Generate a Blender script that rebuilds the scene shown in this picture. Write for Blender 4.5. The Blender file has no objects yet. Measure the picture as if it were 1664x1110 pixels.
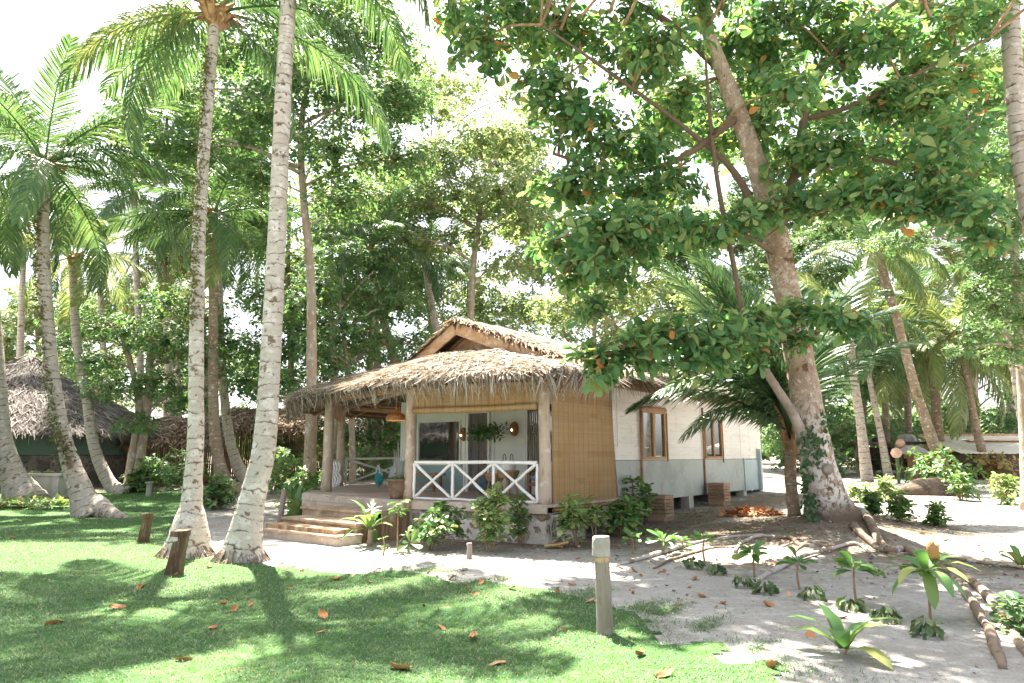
import bpy, math, random
import numpy as np
from mathutils import Vector, Matrix, noise as mnoise

random.seed(7); RNG = np.random.default_rng(7)
SC = bpy.context.scene
COL = SC.collection
PI = math.pi
sin, cos, rad = math.sin, math.cos, math.radians

# ------------------------------------------------------------------ camera
F_PX = 1109.0; PITCH = math.atan(185.0 / F_PX); EYE = Vector((0, 0, 1.6))
FWD = Vector((0, cos(PITCH), sin(PITCH))); UPV = Vector((0, -sin(PITCH), cos(PITCH)))

def ray(u, v):
    return FWD + Vector((1, 0, 0)) * ((u - 832) / F_PX) + UPV * ((555 - v) / F_PX)

def at(u, v, d):
    """point at ground distance y = d in the direction of the photo's (u, v)"""
    r = ray(u, v)
    return EYE + r * (d / r.y)

def S(a, b, t):
    t = np.clip((t - a) / (b - a), 0, 1)
    return t * t * (3 - 2 * t)

def H(x, y):
    """terrain height"""
    x = np.asarray(x, float); y = np.asarray(y, float)
    h = .25 * S(10, 14.5, y) * S(1.5, 5, x) + .35 * S(17, 27, y) + .25 * S(27, 45, y)
    h = h + .16 * np.exp(-((x - 6.7) ** 2 + (y - 14.3) ** 2) / 1.7)
    h = h + .022 * np.sin(x * 1.7 + .8 * np.sin(y * 1.1)) * np.sin(y * 1.3 + 1.1 * np.sin(x * .7)) * S(3.0, 7, x + .3 * y)
    h = h + .25 * S(45, 160, y)
    return h

def G(u, v, dz=0.0):
    """point of the terrain seen at (u, v)"""
    z = 0.0
    for _ in range(12):
        r = ray(u, v); t = (z - EYE.z) / r.z
        p = EYE + r * t
        z = float(H(p.x, p.y))
    return Vector((p.x, p.y, z + dz))

def ground(x, y):
    return Vector((x, y, float(H(x, y))))

# ------------------------------------------------------------------ mesh builder
def nrm(a):
    return a / (np.linalg.norm(a, axis=-1, keepdims=True) + 1e-9)

def spline(pts, n):
    P = [Vector(p) for p in pts]
    P = [P[0] * 2 - P[1]] + P + [P[-1] * 2 - P[-2]]
    out = []; m = len(P) - 3
    for i in range(n):
        t = i / (n - 1) * m; k = min(int(t), m - 1); f = t - k
        a, b, c, d = P[k:k + 4]
        out.append(.5 * ((2 * b) + (c - a) * f + (2 * a - 5 * b + 4 * c - d) * f * f + (3 * b - a - 3 * c + d) * f ** 3))
    return out

def lerp_list(vals, n):
    return np.interp(np.linspace(0, 1, n), np.linspace(0, 1, len(vals)), vals)

class MB:
    def __init__(s):
        s.v = []; s.q = []; s.t = []; s.n = 0; s.a = []
    def add(s, V, Q=None, T=None, a=None):
        V = np.asarray(V, float).reshape(-1, 3)
        s.v.append(V)
        if Q is not None and len(Q): s.q.append(np.asarray(Q, int).reshape(-1, 4) + s.n)
        if T is not None and len(T): s.t.append(np.asarray(T, int).reshape(-1, 3) + s.n)
        s.a.append(np.zeros(len(V)) if a is None else np.asarray(a, float))
        s.n += len(V)
    def box(s, c, sz, rz=0, ax=None, taper=1.0, jit=0):
        x, y, z = [k / 2 for k in sz]
        V = np.array([(-x, -y, -z), (x, -y, -z), (x, y, -z), (-x, y, -z), (-x * taper, -y * taper, z), (x * taper, -y * taper, z), (x * taper, y * taper, z), (-x * taper, y * taper, z)])
        if jit: V += RNG.normal(0, jit, V.shape)
        if rz:
            R = np.array([(cos(rz), -sin(rz), 0), (sin(rz), cos(rz), 0), (0, 0, 1)]); V = V @ R.T
        s.add(V + np.array(c), [(0, 3, 2, 1), (4, 5, 6, 7), (0, 1, 5, 4), (1, 2, 6, 5), (2, 3, 7, 6), (3, 0, 4, 7)])
    def beam(s, p, q, w, h, up=(0, 0, 1)):
        p = Vector(p); q = Vector(q); d = (q - p).normalized(); u = Vector(up)
        sd = d.cross(u).normalized(); u = sd.cross(d).normalized()
        V = []
        for e in (p, q):
            for a, b in ((-1, -1), (1, -1), (1, 1), (-1, 1)):
                V.append(e + sd * (a * w / 2) + u * (b * h / 2))
        s.add(V, [(0, 1, 2, 3), (7, 6, 5, 4), (0, 4, 5, 1), (1, 5, 6, 2), (2, 6, 7, 3), (3, 7, 4, 0)])
    def tube(s, pts, radii, seg=8, n=None, wob=0, cap=True, seed=0, alen=False, lobes=None):
        if n: pts = spline(pts, n)
        pts = [Vector(p) for p in pts]; m = len(pts)
        R = lerp_list(radii, m) if len(radii) != m else np.array(radii)
        rr = random.Random(seed)
        d0 = (pts[1] - pts[0]).normalized()
        ref = Vector((0, 1, 0)) if abs(d0.y) < .8 else Vector((1, 0, 0))
        nx = d0.cross(ref).normalized()
        V = []; A = []; L = 0
        ang = np.arange(seg) * 2 * PI / seg
        for i, p in enumerate(pts):
            d = (pts[min(i + 1, m - 1)] - pts[max(i - 1, 0)]).normalized()
            nx = (nx - d * nx.dot(d)).normalized(); ny = d.cross(nx)
            if i: L += (p - pts[i - 1]).length
            for k in range(seg):
                r = R[i] * (1 + wob * (rr.random() - .5) * 2)
                if lobes: r *= 1 + lobes[0] * math.exp(-L / lobes[1]) * (.5 + .5 * cos(ang[k] * lobes[2] + 1.0))
                V.append(p + (nx * cos(ang[k]) + ny * sin(ang[k])) * r); A.append(L)
        Q = []
        for i in range(m - 1):
            for k in range(seg):
                a = i * seg + k; b = i * seg + (k + 1) % seg
                Q.append((a, b, b + seg, a + seg))
        T = []
        if cap:
            V.append(pts[-1]); A.append(L); c = len(V) - 1
            for k in range(seg): T.append(((m - 1) * seg + k, (m - 1) * seg + (k + 1) % seg, c))
            V.append(pts[0]); A.append(0); c = len(V) - 1
            for k in range(seg): T.append((c, (k + 1) % seg, k))
        s.add([tuple(v) for v in V], Q, T, A)
    def lathe(s, prof, c=(0, 0, 0), seg=20, wob=0):
        V = []; Q = []
        for r, z in prof:
            for k in range(seg):
                a = 2 * PI * k / seg
                V.append((c[0] + r * cos(a) * (1 + wob * sin(3 * a)), c[1] + r * sin(a), c[2] + z))
        for i in range(len(prof) - 1):
            for k in range(seg):
                Q.append((i * seg + k, i * seg + (k + 1) % seg, (i + 1) * seg + (k + 1) % seg, (i + 1) * seg + k))
        s.add(V, Q)
    def prism(s, poly, z0, z1):
        n = len(poly); V = [(x, y, z0) for x, y in poly] + [(x, y, z1) for x, y in poly]
        c0 = np.mean(poly, axis=0); V += [(c0[0], c0[1], z0), (c0[0], c0[1], z1)]
        Q = [(k, (k + 1) % n, (k + 1) % n + n, k + n) for k in range(n)]
        T = [(k + n, (k + 1) % n + n, 2 * n + 1) for k in range(n)] + [((k + 1) % n, k, 2 * n) for k in range(n)]
        s.add(V, Q, T)
    def grid(s, fn, nu, nv, thick=None):
        """fn(u, v) -> point, a sheet of nu x nv cells"""
        U, W = np.meshgrid(np.linspace(0, 1, nu + 1), np.linspace(0, 1, nv + 1), indexing='ij')
        P = np.array([[fn(U[i, j], W[i, j]) for j in range(nv + 1)] for i in range(nu + 1)], float)
        idx = np.arange((nu + 1) * (nv + 1)).reshape(nu + 1, nv + 1)
        Q = np.stack([idx[:-1, :-1], idx[1:, :-1], idx[1:, 1:], idx[:-1, 1:]], -1).reshape(-1, 4)
        if thick is None:
            s.add(P.reshape(-1, 3), Q); return
        t = np.asarray(thick, float); n = (nu + 1) * (nv + 1)
        P2 = P + t
        rim = list(idx[:, 0]) + list(idx[-1, 1:]) + list(idx[::-1, -1][1:]) + list(idx[0, ::-1][1:])
        E = [(rim[k], rim[k + 1], rim[k + 1] + n, rim[k] + n) for k in range(len(rim) - 1)]
        s.add(np.concatenate([P.reshape(-1, 3), P2.reshape(-1, 3)]), np.concatenate([Q[:, ::-1], Q + n, np.array(E)]))
    def scatter(s, tmpl, pos, X, Z, sc, scy=None):
        """copies of a small template (V, Q, T): X = long direction, Z = normal"""
        TV, TQ, TT = tmpl
        pos = np.asarray(pos, float); n = len(pos)
        if n == 0: return
        X = nrm(np.asarray(X, float)); Y = nrm(np.cross(np.asarray(Z, float), X)); Z = np.cross(X, Y)
        sc = np.broadcast_to(np.asarray(sc, float), (n,)); scy = sc if scy is None else np.broadcast_to(np.asarray(scy, float), (n,))
        V = pos[:, None, :] + TV[None, :, 0:1] * (X * sc[:, None])[:, None] + TV[None, :, 1:2] * (Y * scy[:, None])[:, None] + TV[None, :, 2:3] * (Z * sc[:, None])[:, None]
        k = len(TV); off = (np.arange(n) * k)[:, None, None]
        Q = (TQ[None] + off).reshape(-1, 4) if len(TQ) else None
        T = (TT[None] + off).reshape(-1, 3) if len(TT) else None
        s.add(V.reshape(-1, 3), Q, T)
    def build(s, name, mat, parent=None, origin=None, loc=None, rz=0, smooth=False, attr=None, disp=None):
        V = np.concatenate(s.v)
        if disp:
            sc, am = disp
            D = np.array([mnoise.noise_vector(Vector(p) * sc) for p in V]) * am
            V = V + D
        if origin is not None: V = V - np.asarray(origin, float)
        me = bpy.data.meshes.new(name)
        Q = np.concatenate(s.q) if s.q else np.zeros((0, 4), int)
        T = np.concatenate(s.t) if s.t else np.zeros((0, 3), int)
        me.vertices.add(len(V)); me.vertices.foreach_set('co', V.astype(np.float32).ravel())
        nl = Q.size + T.size
        me.loops.add(nl); me.polygons.add(len(Q) + len(T))
        me.loops.foreach_set('vertex_index', np.concatenate([Q.ravel(), T.ravel()]).astype(np.int32))
        st = np.concatenate([np.arange(len(Q)) * 4, Q.size + np.arange(len(T)) * 3]).astype(np.int32)
        me.polygons.foreach_set('loop_start', st)
        me.polygons.foreach_set('use_smooth', np.full(len(Q) + len(T), bool(smooth)))
        me.update(calc_edges=True)
        if attr:
            at_ = me.attributes.new(attr, 'FLOAT', 'POINT'); at_.data.foreach_set('value', np.concatenate(s.a).astype(np.float32))
        me.materials.append(mat)
        o = bpy.data.objects.new(name, me); COL.objects.link(o)
        if parent: o.parent = parent
        if loc is not None: o.location = loc
        o.rotation_euler[2] = rz
        return o

def tag(o, label, cat=None, group=None, kind=None):
    if label: o['label'] = label
    if cat: o['category'] = cat
    if group: o['group'] = group
    if kind: o['kind'] = kind
    return o

def thing(name, label, cat, loc, rz=0, group=None):
    o = bpy.data.objects.new(name, None); COL.objects.link(o)
    o.empty_display_size = .2
    o.location = loc; o.rotation_euler[2] = rz
    return tag(o, label, cat, group)

# ------------------------------------------------------------------ materials
class NT:
    def __init__(s, m):
        s.t = m.node_tree; s.t.nodes.clear()
    def n(s, typ, **kw):
        nd = s.t.nodes.new(typ)
        for k, v in kw.items():
            if k.startswith('i_'):
                key = k[2:]; key = int(key) if key.isdigit() else key.replace('_', ' ')
                nd.inputs[key].default_value = v
            else: setattr(nd, k, v)
        return nd
    def l(s, a, b): s.t.links.new(a, b)
    def mix(s, fac, a, b, typ='MIX'):
        m = s.n('ShaderNodeMix', data_type='RGBA', blend_type=typ)
        for sock, val in ((m.inputs[0], fac), (m.inputs[6], a), (m.inputs[7], b)):
            if hasattr(val, 'links'): s.l(val, sock)
            elif isinstance(val, (int, float)): sock.default_value = val
            else: sock.default_value = (*val, 1)
        return m.outputs[2]
    def math(s, op, a, b=None, c=None):
        m = s.n('ShaderNodeMath', operation=op)
        for i, val in enumerate((a, b, c)):
            if val is None: continue
            if hasattr(val, 'links'): s.l(val, m.inputs[i])
            else: m.inputs[i].default_value = val
        return m.outputs[0]
    def rng(s, val, lo, hi, a=0.0, b=1.0):
        m = s.n('ShaderNodeMapRange', interpolation_type='SMOOTHSTEP')
        s.l(val, m.inputs[0])
        for i, x in enumerate((lo, hi, a, b)): m.inputs[i + 1].default_value = x
        return m.outputs[0]
    def coord(s, stretch=None, kind='Object'):
        c = s.n('ShaderNodeTexCoord').outputs[kind]
        if stretch:
            m = s.n('ShaderNodeMapping'); m.inputs['Scale'].default_value = stretch; s.l(c, m.inputs[0]); c = m.outputs[0]
        return c
    def noise(s, co, scale, detail=4, rough=.6, dist=0):
        m = s.n('ShaderNodeTexNoise'); m.inputs['Scale'].default_value = scale; m.inputs['Detail'].default_value = detail
        m.inputs['Roughness'].default_value = rough; m.inputs['Distortion'].default_value = dist
        s.l(co, m.inputs['Vector']); return m.outputs['Fac']

def ramp(nt, val, stops):
    r = nt.n('ShaderNodeValToRGB'); e = r.color_ramp.elements
    while len(e) < len(stops): e.new(.5)
    for k, (p, c) in enumerate(stops): e[k].position = p; e[k].color = (*c, 1)
    nt.l(val, r.inputs[0]); return r.outputs[0]

def mat(name, base=(.5, .5, .5), layers=(), rough=.75, spec=.3, bump=None, isl=None, transl=0, tcol=(1.3, 1.2, .75), post=None, metal=0):
    m = bpy.data.materials.new(name); m.use_nodes = True; nt = NT(m)
    out = nt.n('ShaderNodeOutputMaterial'); bs = nt.n('ShaderNodeBsdfPrincipled')
    col = None
    if isl and transl and 'thatch' not in name and name not in ('dry_leaf', 'grass'):   # muted tropical greens
        isl = [(p, tuple((k + ((.25 * c[0] + .65 * c[1] + .1 * c[2]) - k) * .12) * q for k, q in zip(c, (1.0, 1.0, .93)))) for p, c in isl]
    if isl:
        g = nt.n('ShaderNodeNewGeometry').outputs['Random Per Island']; g = nt.math('FRACT', nt.math('ADD', g, nt.n('ShaderNodeObjectInfo').outputs['Random'])) if name == 'dry_leaf' else g
        col = ramp(nt, g, isl)
    else: col = nt.mix(0.0, base, base)
    for ly in layers:
        sc, c, lo, hi = ly[:4]; st = ly[4] if len(ly) > 4 else None
        f = nt.rng(nt.noise(nt.coord(st), sc, 5), lo, hi)
        col = nt.mix(f, col, c)
    hgt = None
    if post: col, hgt = post(nt, col)
    nt.l(col, bs.inputs['Base Color'])
    bs.inputs['Roughness'].default_value = rough; bs.inputs['Specular IOR Level'].default_value = spec; bs.inputs['Metallic'].default_value = metal
    if bump or hgt is not None:
        b = nt.n('ShaderNodeBump'); b.inputs['Strength'].default_value = bump[1] if bump else .5
        b.inputs['Distance'].default_value = bump[2] if bump and len(bump) > 2 else .02
        h = nt.noise(nt.coord(bump[3] if len(bump) > 3 else None), bump[0], 5) if bump else None
        if hgt is not None: h = hgt if h is None else nt.math('ADD', h, hgt)
        nt.l(h, b.inputs['Height']); nt.l(b.outputs[0], bs.inputs['Normal'])
    if transl:
        tr = nt.n('ShaderNodeBsdfTranslucent'); nt.l(nt.mix(1.0, col, tcol, 'MULTIPLY'), tr.inputs[0])
        mx = nt.n('ShaderNodeMixShader'); mx.inputs[0].default_value = transl
        nt.l(bs.outputs[0], mx.inputs[1]); nt.l(tr.outputs[0], mx.inputs[2]); nt.l(mx.outputs[0], out.inputs[0])
    else: nt.l(bs.outputs[0], out.inputs[0])
    return m

M = {}
def rings(freq, dark, wid=.16, amt=.85):
    def post(nt, col):
        a = nt.n('ShaderNodeAttribute', attribute_name='len').outputs['Fac']
        co = nt.coord()
        w = nt.noise(co, 3.5, 3); w2 = nt.noise(co, 9, 3)
        x = nt.math('ADD', nt.math('MULTIPLY', a, freq), nt.math('MULTIPLY', w, 1.3))
        fr = nt.math('FRACT', x)
        line = nt.rng(fr, wid, 0.0)
        brk = nt.rng(nt.noise(co, 5.5, 4), .40, .54)
        f = nt.math('MULTIPLY', nt.math('MULTIPLY', line, brk), amt)
        faint = nt.math('MULTIPLY', nt.rng(nt.math('FRACT', nt.math('MULTIPLY', x, 2.0)), .2, 0.0), .3)
        col = nt.mix(faint, col, [c * .6 for c in (.36, .32, .28)])
        col = nt.mix(f, col, dark)
        return col, nt.math('MULTIPLY', nt.math('ADD', fr, w2), .8)
    return post
M['palm_bark'] = mat('palm_bark', (.40, .355, .31), [(1.6, (.38, .32, .26), .45, .7), (7, (.52, .48, .44), .52, .66), (2.3, (.17, .115, .08), .58, .67), (24, (.3, .24, .19), .58, .72)], .9, .1, (18, .6, .02), post=rings(4.6, (.085, .055, .038), .22, .95))
M['palm_bark_white'] = mat('palm_bark_white', (.45, .41, .37), [(1.3, (.36, .32, .28), .45, .7), (5, (.56, .53, .50), .5, .62), (7, (.17, .12, .085), .59, .64), (30, (.28, .23, .19), .57, .7)], .9, .1, (22, .6, .02), post=rings(4.8, (.10, .065, .045), .2, .95))
M['palm_bark_brown'] = mat('palm_bark_brown', (.27, .205, .15), [(1.6, (.22, .16, .11), .45, .65), (9, (.48, .42, .35), .54, .66), (3, (.14, .13, .05), .58, .7)], .9, .1, (18, .7, .02), post=rings(5, (.10, .065, .04)))
M['tree_bark'] = mat('tree_bark', (.33, .265, .205), [(1.4, (.30, .22, .16), .45, .65), (7, (.46, .42, .38), .53, .62, (1, 1, .6)), (11, (.2, .14, .1), .6, .68), (45, (.24, .18, .13), .6, .75)], .9, .1, (14, .8, .03, (1, 1, .4)))
NT.n_len = lambda s: s.n('ShaderNodeAttribute', attribute_name='len').outputs['Fac']
def almond_post(nt, col):
    co = nt.coord()
    low = nt.rng(nt.n_len(), 3.2, 2.0)
    col = nt.mix(nt.math('MULTIPLY', low, nt.rng(nt.noise(co, 8, 4), .47, .53)), col, (.56, .54, .515))
    crack = nt.math('MULTIPLY', nt.rng(nt.noise(nt.coord((1, 1, .4)), 15, 4), .55, .62), nt.math('ADD', nt.math('MULTIPLY', low, .6), .3))
    col = nt.mix(crack, col, (.10, .065, .045))
    return nt.mix(nt.rng(nt.n_len(), .95, .5), col, (.15, .11, .08)), None
M['almond_bark'] = mat('almond_bark', (.35, .275, .215), [(1.1, (.28, .205, .15), .45, .65), (7, (.47, .41, .35), .52, .6), (3.2, (.12, .075, .05), .60, .64), (26, (.2, .14, .1), .56, .66)], .9, .1, (20, .9, .03, (1, 1, .4)), post=almond_post)
M['root'] = mat('root', (.21, .16, .12), [(2.6, (.42, .40, .375), .57, .63), (9, (.11, .08, .06), .52, .64)], .9, .1, (20, .6, .02))
M['pale_root'] = mat('pale_root', (.42, .385, .345), [(4, (.22, .175, .14), .5, .62)], .9, .1, (20, .5, .02))
M['twig'] = mat('twig', (.30, .20, .13), [(6, (.2, .13, .08), .45, .6)], .9, .1)
M['husk'] = mat('husk', (.36, .22, .12), [(5, (.2, .11, .06), .45, .6), (11, (.5, .36, .22), .55, .68)], .95, .1, (14, .7, .03))

G1 = [(0, (.04, .155, .06)), (.3, (.075, .215, .08)), (.65, (.135, .28, .10)), (.95, (.26, .35, .13)), (.985, (.26, .35, .13)), (.99, (.50, .17, .045)), (1, (.55, .22, .06))]
M['almond_leaf'] = mat('almond_leaf', isl=[(p, c) for p, c in G1], rough=.48, spec=.38, transl=.48, tcol=(1.45, 1.3, .75), bump=(40, .25, .005))
M['leaf_mid'] = mat('leaf_mid', isl=[(0, (.058, .15, .058)), (.5, (.098, .205, .08)), (.9, (.18, .28, .115)), (1, (.34, .36, .18))], rough=.5, spec=.35, transl=.48, tcol=(1.25, 1.2, .75))
M['leaf_sunlit'] = mat('leaf_sunlit', isl=[(0, (.11, .21, .085)), (.5, (.20, .30, .13)), (.9, (.33, .38, .20)), (.97, (.40, .38, .21)), (1, (.46, .30, .16))], rough=.5, spec=.35, transl=.5, tcol=(1.2, 1.15, .8))  # sunlight put into the leaf colour: yellower, paler greens for bright crowns
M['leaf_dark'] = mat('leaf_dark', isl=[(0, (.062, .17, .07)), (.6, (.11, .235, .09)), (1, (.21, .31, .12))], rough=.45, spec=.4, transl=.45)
M['leaf_fresh'] = mat('leaf_fresh', isl=[(0, (.07, .20, .05)), (.6, (.11, .25, .06)), (.93, (.2, .3, .08)), (1, (.36, .34, .10))], rough=.42, spec=.4, transl=.32, tcol=(1.2, 1.15, .75))
M['leaf_pale'] = mat('leaf_pale', isl=[(0, (.12, .26, .07)), (.6, (.22, .34, .10)), (.85, (.35, .40, .14)), (1, (.62, .60, .40))], rough=.45, spec=.35, transl=.3)
M['leaf_croton'] = mat('leaf_croton', isl=[(0, (.18, .24, .06)), (.4, (.40, .33, .08)), (.75, (.50, .26, .12)), (1, (.55, .33, .25))], rough=.45, spec=.35, transl=.3)
M['leaf_wilt'] = mat('leaf_wilt', isl=[(0, (.06, .12, .05)), (.6, (.11, .18, .075)), (1, (.22, .24, .12))], rough=.6, spec=.2, transl=.15)
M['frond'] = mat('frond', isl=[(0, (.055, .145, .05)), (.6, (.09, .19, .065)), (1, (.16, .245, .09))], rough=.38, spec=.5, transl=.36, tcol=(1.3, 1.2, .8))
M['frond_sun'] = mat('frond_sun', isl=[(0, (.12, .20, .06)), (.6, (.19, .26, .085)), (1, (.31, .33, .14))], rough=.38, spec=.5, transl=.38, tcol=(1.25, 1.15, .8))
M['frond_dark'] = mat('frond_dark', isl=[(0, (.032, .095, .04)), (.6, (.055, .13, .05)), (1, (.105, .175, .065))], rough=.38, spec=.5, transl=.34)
M['frond_dead'] = mat('frond_dead', isl=[(0, (.25, .15, .07)), (1, (.42, .28, .14))], rough=.8, spec=.1, transl=.2)
M['vine'] = mat('vine', isl=[(0, (.02, .075, .025)), (1, (.05, .13, .04))], rough=.4, spec=.45, transl=.2)
M['moss'] = mat('moss', isl=[(0, (.10, .09, .03)), (.6, (.15, .15, .05)), (1, (.10, .13, .05))], rough=.95, spec=.05, transl=.1)
M['dry_leaf'] = mat('dry_leaf', isl=[(0, (.30, .12, .05)), (.4, (.42, .175, .065)), (.75, (.52, .26, .11)), (1, (.58, .38, .22))], layers=[(30, (.22, .085, .035), .5, .65)], rough=.6, spec=.25, bump=(60, .5, .004))
M['tan_leaf'] = mat('tan_leaf', (.58, .40, .20), [(9, (.42, .25, .10), .5, .65)], .6, .2, (40, .4, .004))
M['petal'] = mat('petal', (.82, .80, .74), [], .5, .3, transl=.3, tcol=(1, 1, .9))
M['grass'] = mat('grass', isl=[(0, (.075, .175, .074)), (.5, (.13, .222, .10)), (.9, (.22, .285, .15)), (1, (.38, .36, .23))], rough=.6, spec=.25, transl=.3, tcol=(1.25, 1.15, .8))

def lawn_post(nt, col):
    return col, None
M['lawn'] = mat('lawn', (.08, .16, .07), [(1.1, (.12, .20, .08), .42, .62), (3.2, (.21, .20, .10), .58, .72), (55, (.045, .10, .025), .5, .62), (8, (.065, .145, .035), .45, .6)], .9, .1, (90, .9, .03))

def sand_post(nt, col):
    soil = nt.n('ShaderNodeAttribute', attribute_name='soil').outputs['Fac']
    co = nt.coord()
    n1 = nt.noise(co, 1.4, 6, .65); n2 = nt.noise(co, 7, 5, .65)
    s = nt.math('ADD', soil, nt.math('MULTIPLY', nt.math('SUBTRACT', nt.math('ADD', n1, n2), 1.0), 1.1))
    col = nt.mix(nt.rng(s, .26, .58), col, (.25, .205, .165))
    s2 = nt.math('ADD', soil, nt.math('MULTIPLY', nt.math('SUBTRACT', nt.noise(co, 3.1, 6, .7), .5), 2.2))
    col = nt.mix(nt.rng(s2, .62, 1.0, 0, .9), col, (.155, .115, .085))
    green = nt.math('MULTIPLY', nt.rng(nt.noise(co, 2.2, 5), .52, .64), nt.rng(soil, .12, .4))
    col = nt.mix(nt.math('MULTIPLY', green, .55), col, (.17, .19, .10))
    # grit and crumbs
    g = nt.rng(nt.noise(co, 42, 3, .7), .61, .66)
    col = nt.mix(nt.math('MULTIPLY', g, .7), col, (.15, .12, .095))
    g2 = nt.rng(nt.noise(co, 95, 2, .7), .62, .7)
    col = nt.mix(nt.math('MULTIPLY', g2, .45), col, (.26, .21, .17))
    return col, nt.math('ADD', nt.math('MULTIPLY', nt.noise(co, 60, 3), .35), nt.math('MULTIPLY', n2, 1.0))
M['sand'] = mat('sand', (.405, .385, .36), [(.8, (.345, .32, .29), .45, .62), (5, (.47, .45, .425), .5, .65), (17, (.29, .265, .235), .55, .67)], .95, .1, (5.5, .8, .10), post=sand_post)

M['thatch'] = mat('thatch', isl=[(0, (.10, .08, .066)), (.25, (.22, .185, .155)), (.55, (.37, .335, .305)), (.9, (.54, .51, .485)), (.95, (.33, .225, .15)), (1, (.24, .15, .09))], rough=.85, spec=.15, transl=.25, tcol=(1.2, 1.05, .8))
M['thatch_brown'] = mat('thatch_brown', isl=[(0, (.12, .08, .05)), (.5, (.23, .16, .11)), (.85, (.36, .28, .21)), (1, (.5, .43, .35))], rough=.85, spec=.15, transl=.2, tcol=(1.2, 1.05, .8))
M['thatch_grey'] = mat('thatch_grey', isl=[(0, (.06, .05, .045)), (.4, (.115, .10, .092)), (.8, (.175, .16, .15)), (1, (.26, .24, .225))], rough=.9, spec=.1)
M['thatch_bed'] = mat('thatch_bed', (.27, .21, .16), [(6, (.15, .11, .08), .45, .6, (1, 1, 1)), (30, (.40, .34, .28), .5, .65)], .95, .05, (25, 1.0, .05))
M['thatch_bed_grey'] = mat('thatch_bed_grey', (.16, .14, .125), [(6, (.17, .14, .12), .45, .6), (30, (.40, .36, .33), .5, .65)], .95, .05, (25, 1.0, .05))
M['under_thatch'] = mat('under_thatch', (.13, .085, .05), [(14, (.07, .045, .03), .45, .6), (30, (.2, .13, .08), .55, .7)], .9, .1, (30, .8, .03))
M['post_wood'] = mat('post_wood', (.45, .37, .30), [(3, (.33, .25, .19), .45, .65, (1, 1, .25)), (22, (.25, .18, .13), .58, .7, (1, 1, .15)), (6, (.56, .50, .44), .55, .68)], .85, .15, (20, .5, .02, (1, 1, .2)))
M['orange_wood'] = mat('orange_wood', (.46, .27, .15), [(2, (.56, .38, .25), .45, .62, (1, 1, 3)), (14, (.30, .16, .08), .56, .68), (5, (.60, .47, .36), .6, .7)], .7, .25, (25, .3, .01))
M['brown_wood'] = mat('brown_wood', (.30, .17, .09), [(4, (.2, .105, .055), .45, .62), (20, (.38, .23, .13), .55, .68)], .6, .3, (25, .3, .01))
M['window_wood'] = mat('window_wood', (.36, .20, .09), [(6, (.25, .13, .06), .45, .62, (1, 1, .3)), (30, (.44, .26, .13), .55, .68)], .5, .35)
M['deck_wood'] = mat('deck_wood', (.50, .42, .35), [(2, (.40, .32, .26), .42, .62), (18, (.33, .25, .19), .57, .7, (.2, 1, 1)), (7, (.58, .52, .46), .55, .68)], .8, .2, (22, .4, .01, (.2, 1, 1)))
M['step_wood'] = mat('step_wood', (.44, .34, .25), [(3, (.31, .22, .15), .42, .62), (22, (.24, .165, .11), .55, .68, (.15, 1, 1)), (5, (.52, .44, .36), .55, .7)], .8, .2, (22, .5, .01, (.15, 1, 1)))
M['plank_side'] = mat('plank_side', (.36, .245, .155), [(6, (.20, .125, .075), .42, .6, (1, 1, .12)), (26, (.14, .09, .06), .57, .66, (1, 1, .1)), (3, (.50, .40, .30), .56, .66)], .85, .15, (16, .6, .02, (1, 1, .1)))
M['dark_post'] = mat('dark_post', (.16, .105, .07), [(5, (.09, .055, .035), .42, .6, (1, 1, .2)), (24, (.24, .165, .11), .55, .66, (1, 1, .12))], .85, .15, (22, .7, .02, (1, 1, .15)))
M['grey_post'] = mat('grey_post', (.27, .23, .205), [(5, (.22, .18, .15), .42, .6, (1, 1, .2)), (26, (.22, .16, .12), .59, .68, (1, 1, .1)), (2, (.34, .305, .275), .5, .65)], .85, .15, (26, .7, .02, (1, 1, .12)))
M['post_cap'] = mat('post_cap', (.36, .335, .32), [(6, (.29, .265, .245), .45, .62), (30, (.34, .29, .25), .58, .68, (1, 1, .2))], .85, .15, (26, .5, .02))
M['white_paint'] = mat('white_paint', (.80, .79, .77), [(7, (.68, .66, .63), .5, .68), (40, (.5, .46, .42), .66, .72)], .55, .3, (25, .35, .01))
M['shaded_rail'] = mat('shaded_rail', (.62, .62, .61), [(7, (.5, .49, .48), .5, .68)], .55, .3, (25, .35, .01))  # white rail paint with the back veranda's shade put into the colour

def boards(h, dark, axis='Z', amt=.5):
    def post(nt, col):
        co = nt.coord(); sp = nt.n('ShaderNodeSeparateXYZ'); nt.l(co, sp.inputs[0])
        z = nt.math('MULTIPLY', sp.outputs[axis], 1 / h)
        fr = nt.math('FRACT', nt.math('ADD', z, 50.0))
        line = nt.rng(fr, .05, 0.0)
        bid = nt.n('ShaderNodeTexWhiteNoise', noise_dimensions='1D'); nt.l(nt.math('FLOOR', z), bid.inputs['W'])
        col = nt.mix(nt.math('MULTIPLY', bid.outputs['Value'], .22), col, [c * .72 for c in (.8, .78, .74)])
        return nt.mix(nt.math('MULTIPLY', line, amt), col, dark), nt.math('MULTIPLY', nt.rng(fr, .0, .08), .6)
    return post
M['white_wall'] = mat('white_wall', (.76, .745, .72), [(1.5, (.69, .66, .62), .45, .65, (.4, .4, 2)), (9, (.58, .52, .45), .56, .7, (.3, .3, 2)), (2.2, (.60, .55, .48), .58, .7, (1, 1, .35))], .6, .25, (30, .12, .005), post=boards(.2, (.40, .36, .32), 'Z', .55))
M['white_frame'] = mat('white_frame', (.74, .735, .72), [(5, (.64, .62, .59), .55, .68)], .55, .3)
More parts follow.
